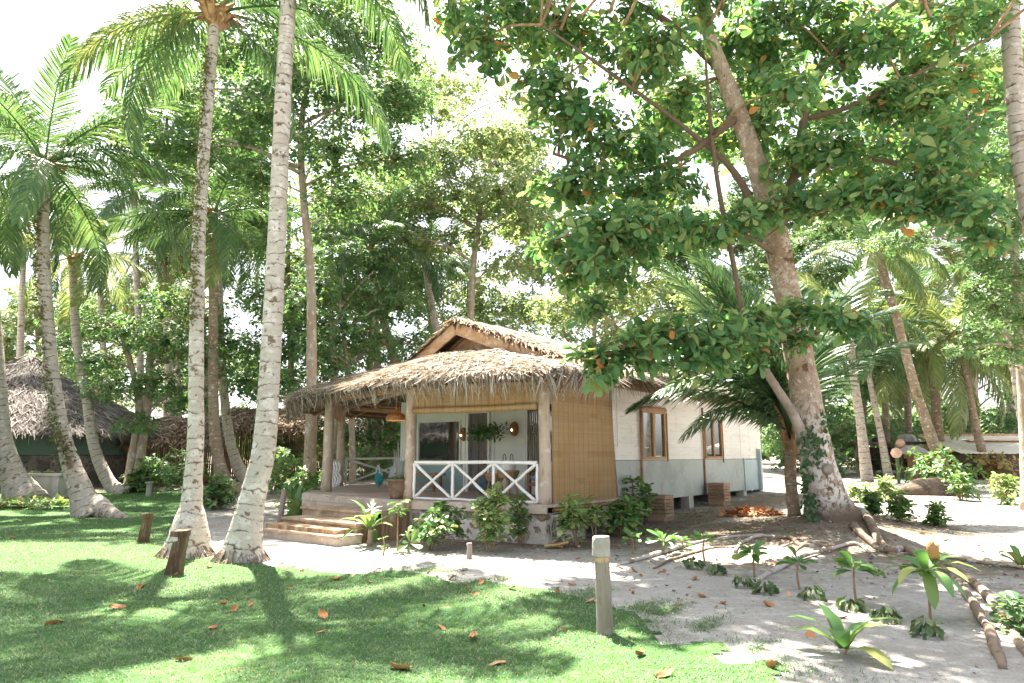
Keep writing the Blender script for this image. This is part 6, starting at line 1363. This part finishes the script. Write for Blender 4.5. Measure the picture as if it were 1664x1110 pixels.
# raked heap of leaves
mb = MB(); o = G(1222, 838); n = 420; a = RNG.random(n) * 6.28; r = np.sqrt(RNG.random(n))
P = np.stack([.62 * r * np.cos(a), .34 * r * np.sin(a), .015 + .13 * (1 - r ** 1.5) * RNG.random(n) ** .5], -1)
mb.scatter(lf_big, P, RNG.normal(0, 1, (n, 3)) * np.array((1, 1, .35)), RNG.normal(0, .5, (n, 3)) + np.array((0, 0, .8)), .13 + .06 * RNG.random(n)); tag(mb.build('leaf_heap', M['dry_leaf'], loc=o), 'raked heap of orange brown leaves beside the bungalow', 'leaf heap')

# ================================================================== huts and things far off
hc = Vector((-21.6, 30.2, 0)); hb_ = thing('thatched_hut', 'round dark green hut with stone foot and tall grey thatched roof', 'hut', hc)
gz = .33
mb = MB(); mb.lathe([(5.22, gz - .5), (5.20, gz + 1.25), (5.1, gz + 1.28), (5.1, gz + 1.0)], (0, 0, 0), 60); mb.build('stone_wall', M['hut_stone'], hb_)
mb = MB(); mb.lathe([(5.1, gz + 1.2), (5.1, gz + 2.3)], (0, 0, 0), 60); mb.build('wall', M['green_wall'], hb_, smooth=True)
def cone(mb, r0, z0, r1, z1, a0, a1, n, bedm, L, k=40, lift=.12):
    for i in range(k):
        f0, f1 = a0 + (a1 - a0) * i / k, a0 + (a1 - a0) * (i + 1) / k
        A = (r1 * cos(f0), r1 * sin(f0), z1); B = (r1 * cos(f1), r1 * sin(f1), z1); C = (r0 * cos(f1), r0 * sin(f1), z0); D = (r0 * cos(f0), r0 * sin(f0), z0)
        bedm.add([A, B, C, D], [(3, 2, 1, 0)]); thatch(mb, A, B, C, D, n // k, L, (.018, .045), lift, 0, .4)
be = MB(); mb = MB(); cone(mb, 6.0, 2.5, .3, 5.5, -2.3, .9, 26000, be, (.4, .9)); cone(MB(), 6.0, 2.5, .3, 5.5, .9, 4.0, 0, be, (.4, .9))
ro = mb.build('thatch_roof', M['thatch_grey'], hb_); be.build('roof_bed', M['thatch_bed_grey'], ro)
mb = MB(); be = MB(); cone(mb, 1.15, 5.1, .1, 5.9, -2.6, .8, 2600, be, (.4, .8)); ca = mb.build('roof_cap', M['thatch_grey'], hb_); be.build('roof_bed', M['thatch_bed_grey'], ca)
mb = MB(); fringe(mb, [(5.95 * cos(a), 5.95 * sin(a), 2.55) for a in np.linspace(-2.3, .9, 50)], 75, 1, (.25, .75), (.03, .07)); mb.build('eave_fringe', M['thatch_grey'], ro)
mb = MB(); fringe(mb, [(1.15 * cos(a), 1.15 * sin(a), 5.12) for a in np.linspace(-2.6, .8, 30)], 75, 1, (.25, .6), (.03, .07)); mb.build('eave_fringe', M['thatch_brown'], ca)
def copy_tree(o, parent=None):
    c = o.copy(); COL.objects.link(c)
    if parent: c.parent = parent
    for ch in o.children: copy_tree(ch, c)
    return c
h2 = copy_tree(hb_); h2.location = (-21.5, 15.0, 0); h2.rotation_euler[2] = .75; h2['label'] = 'second thatched hut beyond the left edge, mirrored in the big window pane'
o = G(60, 808); t = thing('planter_box', 'grey stone trough standing against the green hut', 'planter', o)
mb = MB(); mb.prism([(-.85, -.3), (.85, -.3), (.85, .3), (-.85, .3)], .0, .72); mb.box((0, 0, .76), (1.85, .7, .08)); mb.build('trough', M['concrete'], t)
mb = MB(); rosettes(mb, np.stack([RNG.uniform(-.75, .75, 10), RNG.normal(0, .1, 10), np.full(10, .82)], -1), np.tile((0, 0, 1.0), (10, 1)), 6, .14, (.6, .2), lf_mid); mb.build('seedlings', M['leaf_pale'], t)

def shed(label, u, v, d, w_, h0, h1, dep, seed, mats=('thatch_brown', 'thatch_bed')):
    p = at(u, v, d); p.z = float(H(p.x, p.y)); t = thing('thatched_shed', label, 'shed', p, rad(8))
    mb = MB(); be = MB(); A, B, C, D = (-w_ / 2, dep, h1), (w_ / 2, dep, h1), (w_ / 2 + .2, -.7, h0), (-w_ / 2 - .2, -.7, h0)
    bed(be, A, B, C, D, .12, .1, 14, 8); thatch(mb, A, B, C, D, int(w_ * dep * 190), (.3, .8), (.04, .08), .12, .1, .5); r_ = mb.build('thatch_roof', M[mats[0]], t); be.build('roof_bed', M[mats[1]], r_)
    mb = MB(); fringe(mb, [D, C], 70, -1, (.2, .6), (.03, .07)); mb.build('eave_fringe', M['thatch_brown'], r_)
    mb = MB()
    for k in range(int(w_ / .09)): mb.tube([(-w_ / 2 + .09 * k, dep * .5, -.1), (-w_ / 2 + .09 * k + RNG.normal(0, .01), dep * .5, h0 + .5)], [.04, .035], 5)
    mb.build('cane_wall', M['brown_wood'], t)
    for x in (-w_ / 2, 0, w_ / 2): mb = MB(); mb.tube([(x, -.3, -.1), (x, -.3, h0 + .15)], [.07, .06], 7, 6, .06); mb.build('post', M['post_wood'], t)
shed('low brown thatched shed just right of the green hut', 285, 795, 30, 3.8, 1.7, 3.0, 3.2, 1)
shed('low brown thatched shed behind the leaning white palm', 425, 790, 33, 4.4, 2.3, 3.6, 3.2, 2)
shed('sunlit thatched shed far behind the left veranda', 560, 780, 42, 5.5, 2.2, 4.0, 3.4, 3, ('thatch', 'thatch_bed'))

# right: shelter with wash basin, post with little roof, ball lamps, rock, low tin shed, bench
o = G(1455, 772); t = thing('garden_shelter', 'dark flat roofed shelter carrying pots and a white basin', 'shelter', o, rad(-6))
for x in (-1.35, .0, 1.45):
    for y in (-.4, .9): mb = MB(); mb.tube([(x, y, -.1), (x + RNG.normal(0, .02), y, 1.45)], [.09, .08], 8, 5, .05); mb.build('post', M['post_wood'], t)
mb = MB(); mb.box((0, .25, 1.5), (3.6, 1.9, .09)); mb.build('roof', M['dark_tarp'], t); mb = MB(); mb.box((0, .6, .7), (2.6, .5, .06)); mb.box((0, 1.0, .75), (2.7, .05, 1.1)); mb.build('shelf', M['dark_tarp'], t)
mb = MB(); p = o + Vector((.75, .1, 1.56)); mb.lathe([(.42, 0), (.40, .2), (.33, .3), (.2, .35), (.001, .36)], (0, 0, 0), 18); tag(mb.build('basin', M['basin'], loc=p, smooth=True), 'white upturned basin on the flat shelter roof', 'basin')
mb = MB(); p = o + Vector((-.75, .0, 1.56)); mb.lathe([(.001, 0), (.2, 0), (.24, .12), (.15, .2), (.001, .2)], (0, 0, 0), 14); tag(mb.build('cooking_pot', M['black_metal'], loc=p, smooth=True), 'dark pot on the left end of the shelter roof', 'pot')
o = G(1487, 778); t = thing('lantern_post', 'brown wooden post box with a small pitched roof', 'lantern post', o, .3)
mb = MB(); mb.box((0, 0, .45), (.34, .34, 1.0), jit=.01); mb.build('post', M['brown_wood'], t); mb = MB(); mb.box((0, 0, .95), (.5, .5, .18)); mb.build('box', M['brown_wood'], t)
mb = MB(); mb.add([(-.7, -.45, 1.05), (.7, -.45, 1.05), (.7, .45, 1.05), (-.7, .45, 1.05), (-.35, 0, 1.42), (.35, 0, 1.42)], [(0, 1, 5, 4), (2, 3, 4, 5), (3, 2, 1, 0)], [(1, 2, 5), (3, 0, 4)]); mb.build('roof', M['concrete'], t)
for (u, v, h, lb) in ((1461, 786, .95, 'pinkish ball lamp on a green post nearer the almond tree'), (1468, 776, 1.35, 'pinkish ball lamp higher up beside the shelter')):
    o = G(u, v); t = thing('ball_lamp', lb, 'garden lamp', o, 0, 'ball lamps by the shelter'); mb = MB(); mb.tube([(0, 0, -.05), (0, 0, h)], [.06, .05], 8); mb.build('post', M['leaf_wilt'], t)
    mb = MB(); mb.lathe([(.001, 0), (.13, .05), (.2, .2), (.13, .35), (.001, .4)], (0, 0, h - .03), 16); mb.build('ball', M['ball'], t, smooth=True)
o = G(1512, 792); mb = MB(); mb.grid(lambda u, v: (1.0 * (.2 + .8 * cos(v * PI / 2)) * cos(u * 2 * PI), .6 * cos(v * PI / 2) * sin(u * 2 * PI), -.1 + .62 * sin(v * PI / 2)), 28, 10)
tag(mb.build('rock_mound', M['rock'], loc=o, smooth=True, disp=(1.7, .16)), 'brown rock mound at the foot of the slanting palm', 'rock')
o = G(1632, 790); mb = MB(); mb.grid(lambda u, v: (.55 * cos(v * PI / 2) * cos(u * 2 * PI), .4 * cos(v * PI / 2) * sin(u * 2 * PI), -.1 + .55 * sin(v * PI / 2)), 22, 8)
tag(mb.build('rock', M['rock'], loc=o, smooth=True, disp=(2.2, .16)), 'small brown rock beside the pale shrub at the right edge', 'rock')
o = at(1655, 770, 29); o.z = float(H(o.x, o.y)); t = thing('low_shed', 'long low shed with a bright tin roof and dark side at the right edge', 'shed', o, rad(-4))
mb = MB(); mb.box((.4, 1.2, .5), (4.6, 2.4, 1.1)); mb.build('wall', M['dark_tarp'], t)
mb = MB(); mb.grid(lambda u, v: (-2.4 + 5.6 * u, -.35 + 3.2 * v, 1.08 + .80 * v + .012 * sin(u * 160)), 120, 4, (0, 0, .03)); mb.build('roof', M['tin'], t)
mb = MB(); mb.beam((-2.45, 2.86, 1.92), (3.2, 2.86, 1.92), .1, .14); mb.beam((-1.0, 1.7, 1.66), (1.3, 1.7, 1.66), .5, .06); mb.build('ridge_board', M['orange_wood'], t)
o = at(1615, 740, 46); o.z = float(H(o.x, o.y)); t = thing('picnic_table', 'dark picnic table on the open green beyond the low shed', 'table', o)
mb = MB(); mb.box((0, 0, .76), (2.2, .8, .06)); mb.build('table_top', M['dark_tarp'], t)
for x in (-.9, .9): mb = MB(); mb.box((x, 0, .37), (.09, .6, .74)); mb.build('leg', M['dark_tarp'], t)
for y in (-.7, .7): mb = MB(); mb.box((0, y, .45), (2.2, .25, .05)); mb.box((-.9, y * .95, .21), (.08, .1, .44)); mb.box((.9, y * .95, .21), (.08, .1, .44)); mb.build('bench_seat', M['dark_tarp'], t)

# ================================================================== the far wood, low, with the white sky above it
mb = MB(); mt = MB(); rr = np.random.default_rng(5)
C = []
for (u0, u1, d0, d1, top, n) in ((-300, 700, 50, 68, 5.0, 60), (600, 1100, 46, 64, 8.0, 60), (1050, 1500, 52, 66, 7.5, 46), (1460, 2000, 60, 80, 6.5, 60)):
    for k in range(n):
        d = rr.uniform(d0, d1); u = rr.uniform(u0, u1); x = (u - 832) / F_PX * d; z = float(H(x, d)); h = top * rr.uniform(.35, 1.0); r = rr.uniform(1.3, 2.4)
        C.append((x, d, z + h * .6, r, h)); 
for (x, y, z, r, h) in C:
    P, D = pad_points((x, y, z), (r, r, h * .5), int(38 * r), rr, .5)
    rosettes(mb, P, D + np.array((0, 0, .5)), 6, .62, (.15, .3), lf_mid, 1.0, rr)
tag(mb.build('far_woods', M['leaf_mid']), 'hazy green wood closing the view behind the garden', None, None, 'stuff')

for k, (u, v, h, w_, leaf, lb) in enumerate(((1395, 762, 1.6, .9, 'leaf_dark', 'dark green bush under the old shaded palm'), (1440, 758, 1.4, .9, 'leaf_dark', 'dark bush before the garden shelter'), (1530, 768, 1.2, .8, 'leaf_mid', 'loose green bush behind the rock mound'), (1570, 775, 1.3, .7, 'leaf_dark', 'dark bush at the foot of the left leaning palm'), (1612, 780, 1.1, .7, 'leaf_croton', 'ochre bush in front of the shed wall'), (1350, 775, 1.2, .7, 'leaf_mid', 'bush seen between the bungalow and the almond trunk'), (1290, 765, 1.6, .9, 'leaf_mid', 'pale bush behind the rear corner of the bungalow'))):
    stem_plant('bush', lb, 'shrub', G(u, v), h, leaf, int(60 + 50 * w_), .26, w_, 7, 210 + k, stems=8, low=.1, tm=lf_mid)

for k, (u, v, h, w_, leaf, lb) in enumerate(((250, 798, 1.2, .7, 'leaf_dark', 'dark bush against the first brown shed'), (300, 795, 1.5, .8, 'leaf_mid', 'loose bush with pale tips before the first brown shed'), (440, 795, 1.5, .8, 'leaf_mid', 'bush before the second brown shed'), (228, 800, .8, .4, 'leaf_fresh', 'small bush at the foot of the twin trunked tree'))):
    stem_plant('bush', lb, 'shrub', G(u, v), h, leaf, int(60 + 50 * w_), .24, w_, 7, 260 + k, stems=8, low=.1, tm=lf_mid)
